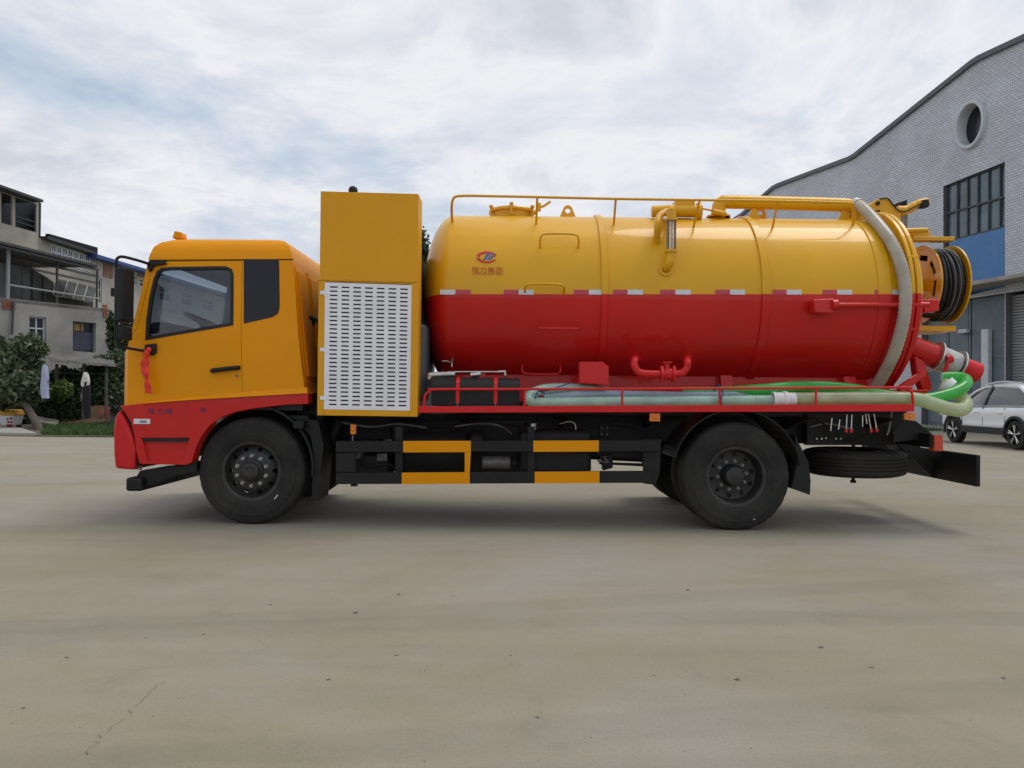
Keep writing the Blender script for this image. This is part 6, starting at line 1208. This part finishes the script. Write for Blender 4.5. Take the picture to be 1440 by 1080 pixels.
# ------------------------------------------------------------------ white car by the hall
def make_car():
    root = empty('parked_car', (0, 0, 0)); tag(root, 'white SUV parked beside the factory hall doors', 'car')
    PAINT = mat('white_car_paint', (0.80, 0.82, 0.85), .3, coat=.8, var=.02); CLAD = mat('car_cladding', (0.02, 0.02, 0.022), .6); CHR = mat('car_chrome', (0.6, 0.6, 0.6), .2, metal=1.0); CGL = mat('car_glass', (0.02, 0.024, 0.028), .05, coat=.6, spec=.8, var=.1)
    # x forward, y left, z up; sections along the length
    st = [(-2.28, .55, .95, .70), (-2.2, .42, 1.02, .84), (-1.9, .36, 1.06, .905), (-1.0, .34, 1.05, .925), (0, .33, 1.03, .93), (.8, .34, 1.01, .925), (1.1, .35, 1.0, .92), (1.6, .36, .985, .91), (1.95, .38, .95, .89), (2.15, .42, .88, .82), (2.27, .48, .80, .66)]
    b = MB(); V = []; n = 0
    for (x, zb, zs, hw) in st:
        h = zs-zb; crown = .06 if x > .9 else .03
        half = [(hw*.80, zb), (hw*.96, zb+h*.08), (hw*.985, zb+h*.28), (hw*.965, zb+h*.5), (hw, zb+h*.72), (hw*.985, zb+h*.90), (hw*.93, zs), (hw*.6, zs+crown), (0, zs+crown*1.35)]
        sec = [(y, z) for y, z in half]+[(-y, z) for y, z in reversed(half[:-1])]; n = len(sec); V += [(x, y, z) for y, z in sec]
    fs = [(i*n+j, i*n+(j+1) % n, (i+1)*n+(j+1) % n, (i+1)*n+j) for i in range(len(st)-1) for j in range(n)]+[tuple(range(n)), tuple(range((len(st)-1)*n, len(st)*n))]
    b.add(V, fs); body = b.build('body', PAINT)
    body.modifiers.new('s', 'SUBSURF').levels = 2; body.modifiers['s'].render_levels = 2; apply_mods(body)
    wells = []
    for xw in (1.36, -1.34):
        c = MB(); c.cyl((xw, -1.2, .36), (xw, -.55, .36), .40, 32); wells.append(c.build('cut', CLAD)); c = MB(); c.cyl((xw, .55, .36), (xw, 1.2, .36), .40, 32); wells.append(c.build('cut', CLAD))
    boolean(body, wells); body.data.shade_smooth(); body.data.set_sharp_from_angle(angle=math.radians(40)); body.parent = root
    gs = [(-2.05, 1.04, .80, 1.06, .80), (-1.75, 1.04, .84, 1.40, .66), (-1.2, 1.04, .86, 1.56, .63), (-.4, 1.03, .86, 1.605, .64), (.2, 1.02, .86, 1.58, .63), (.62, 1.01, .86, 1.46, .64), (1.22, 1.0, .84, 1.03, .80)]
    def loft(gs, name, m, z0=0.0, grow=0.0, closed=True):
        b = MB(); V = []
        for (x, zb, hb, zt, ht) in gs: V += [(x, hb+grow, zb), (x, hb*.55+ht*.45+grow, zb*.5+zt*.5), (x, ht+grow, zt-.03), (x, ht*.6, zt+.02+grow), (x, -ht*.6, zt+.02+grow), (x, -ht-grow, zt-.03), (x, -(hb*.55+ht*.45)-grow, zb*.5+zt*.5), (x, -hb-grow, zb)]
        n = 8; fs = [(i*n+j, i*n+(j+1) % n, (i+1)*n+(j+1) % n, (i+1)*n+j) for i in range(len(gs)-1) for j in range(n)]+[tuple(range(n)), tuple(range((len(gs)-1)*n, len(gs)*n))]
        b.add(V, fs); o = b.build(name, m, smooth=40); o.parent = root; return o
    loft(gs, 'glasshouse', CGL)
    b = MB(); V = []; rs = gs[1:6]
    for (x, zb, hb, zt, ht) in rs: V += [(x, ht+.025, zt-.075), (x, ht+.015, zt-.02), (x, ht*.6, zt+.045), (x, -ht*.6, zt+.045), (x, -ht-.015, zt-.02), (x, -ht-.025, zt-.075)]
    b.add(V, [(i*6+j, i*6+j+1, (i+1)*6+j+1, (i+1)*6+j) for i in range(len(rs)-1) for j in range(5)]); o = b.build('roof', PAINT, smooth=50); o.parent = root; o.modifiers.new('s', 'SOLIDIFY').thickness = .02
    for s in (1, -1):
        def pil(P, r, nm, m): b = MB(); b.tube(spline([(x, y*s, z) for x, y, z in P], 5), r, 8); o = b.build(nm, m, smooth=60); o.parent = root
        pil([(1.24, .83, 1.01), (.95, .76, 1.22), (.62, .67, 1.43), (.2, .655, 1.545)], .035, 'pillar', PAINT); pil([(.02, .88, 1.02), (-.02, .77, 1.3), (-.06, .655, 1.56)], .035, 'pillar', CGL); pil([(-1.85, .84, 1.05), (-1.6, .74, 1.32), (-1.2, .66, 1.52)], .06, 'pillar', PAINT)
        pil([(1.2, .875, 1.01), (0, .885, 1.035), (-1.7, .86, 1.06)], .012, 'window_trim', CHR); pil([(-1.2, .62, 1.62), (-.4, .63, 1.67), (.35, .60, 1.60)], .02, 'roof_bar', CHR)
        b = MB(); b.lathe((.78, s*.99, 1.06), (1, 0, 0), [(-.09, .001), (-.08, .07), (0, .10), (.06, .085), (.1, .03), (.11, .001)], 14); o = b.build('mirror', CLAD, smooth=60); o.parent = root
        b = MB(); b.prism([(-.92, s*.90, .33), (.95, s*.90, .33), (.95, s*.945, .36), (.95, s*.945, .46), (-.92, s*.945, .46), (-.92, s*.945, .36)][:2]+[(.95, s*.90, .50), (-.92, s*.90, .50)], (0, s*.045, 0)); o = b.build('sill', CLAD, bevel=.01); o.parent = root
        b = MB(); b.box((-.9, s*.938, .505), (.9, s*.950, .525)); o = b.build('sill_trim', CHR); o.parent = root
        for x in (.25, -.75): b = MB(); b.box((x-.1, s*.925, .865), (x+.1, s*.952, .895)); o = b.build('handle', PAINT, bevel=.008); o.parent = root
        for x in (.95, .0, -.92): b = MB(); b.box((x-.003, s*.88, .50), (x+.003, s*.912, 1.0)); o = b.build('door_seam', CLAD); o.parent = root
        for xw in (1.36, -1.34):
            b = MB(); ang = np.radians(np.linspace(-12, 192, 22))
            for p, q in zip(ang, ang[1:]):
                c = [(xw+math.cos(t)*r, s*yy, .36+math.sin(t)*r) for t in (p, q) for r in (.395, .455) for yy in (.90, .945)]
                b.hexa([c[1], c[5], c[7], c[3], c[0], c[4], c[6], c[2]])
            o = b.build('wheel_arch', CLAD); o.parent = root
            b = MB(); b.lathe((xw, s*.93, .355), (0, -s, 0), [(.03, .24), (.0, .255), (0, .32), (.03, .352), (.20, .352), (.23, .30)], 36); t = b.build('wheel', TYRE, smooth=40); t.parent = root
            b = MB(); b.lathe((xw, s*.93, .355), (0, -s, 0), [(.10, .001), (.10, .23), (.03, .235), (.005, .25), (.03, .262)], 32); o = b.build('rim', CLAD, smooth=40); o.parent = t
            for k in range(5):
                for dd in (-.13, .13):
                    a = 2*PI*k/5+.3; b = MB(); c0 = Vector((xw+math.cos(a)*.05, s*.915, .355+math.sin(a)*.05)); c1 = Vector((xw+math.cos(a+dd)*.24, s*.925, .355+math.sin(a+dd)*.24)); b.tube([c0, c1], [.018, .02], 6); o = b.build('spoke', CHR); o.parent = t
            b = MB(); b.lathe((xw, s*.92, .355), (0, -s, 0), [(-.005, .001), (-.005, .045), (.05, .06)], 14); o = b.build('hub', CHR, smooth=40); o.parent = t
        b = MB(); b.box((2.0, s*.62, .72), (2.2, s*.86, .84)); o = b.build('headlamp', CHR, bevel=.04); o.parent = root
    return root
car = make_car()
fwp = ground(1344, 615.5); rwp = ground(1433, 627.5); fw2 = Vector((12.72, CAM.y+21.75, 0)); rw2 = Vector((12.70, CAM.y+19.1, 0))
hd = (fw2-rw2).normalized(); ang = math.atan2(hd.y, hd.x); lft = Vector((-hd.y, hd.x, 0)); ctr = fw2-hd*1.36-lft*.93
car.location = (ctr.x, ctr.y, 0); car.rotation_euler = (0, 0, ang); car.scale = (1, 1, 1.04)

# ------------------------------------------------------------------ grit on the yard
rng = np.random.default_rng(3); b = MB()
spots = [(560, 836, .03), (500, 862, .035), (380, 851, .025), (1155, 911, .035), (1226, 939, .03), (1037, 956, .03), (967, 830, .025), (756, 1009, .02), (94, 925, .02), (205, 897, .02), (557, 922, .025), (1412, 954, .03), (33, 996, .018), (462, 956, .02), (920, 950, .02), (637, 838, .018), (286, 892, .018), (718, 922, .016)]
spots += [(rng.uniform(0, 1440), 745+335*rng.random()**1.3, rng.uniform(.002, .0055)) for _ in range(240)]+[(rng.uniform(900, 1440), rng.uniform(760, 900), rng.uniform(.002, .006)) for _ in range(90)]
for (px, py, r) in spots:
    r *= .42 if r > .012 else .7
    p = ground(px, py); k = 5; top = []; bot = []
    for j in range(k): a = 2*PI*j/k+rng.random()*.8; rr = r*rng.uniform(.6, 1.2); bot.append((p.x+rr*1.3*math.cos(a), p.y+rr*math.sin(a), .001)); top.append((p.x+rr*.8*math.cos(a), p.y+rr*.6*math.sin(a), r*rng.uniform(.25, .6)))
    b.add(bot+top, [tuple(range(k-1, -1, -1)), tuple(range(k, 2*k))]+[(j, (j+1) % k, k+(j+1) % k, k+j) for j in range(k)])
tag(b.build('grit', mat('dark_grit', (0.15, 0.135, 0.11), .9, var=.5, vscale=2)), 'scattered grit and small stones on the concrete', 'grit', kind='stuff')
b = MB(); cr = [ground(112, 1068), ground(135, 1046), ground(150, 1030), ground(172, 1013), ground(190, 995), ground(212, 972), ground(228, 958)]
cr = [p+Vector((rng.normal()*.008, rng.normal()*.008, 0)) for p in spline(cr, 4)]
for i, (p, q) in enumerate(zip(cr, cr[1:])):
    w = .0005+.0008*abs(math.sin(i*1.7)); b.add([(p.x-w, p.y-w, .004), (p.x+w, p.y+w, .004), (q.x+w, q.y+w, .004), (q.x-w, q.y-w, .004)], [(0, 1, 2, 3)])
tag(b.build('ground_crack', mat('crack_dirt', (0.20, 0.18, 0.14), .95)), kind='structure')
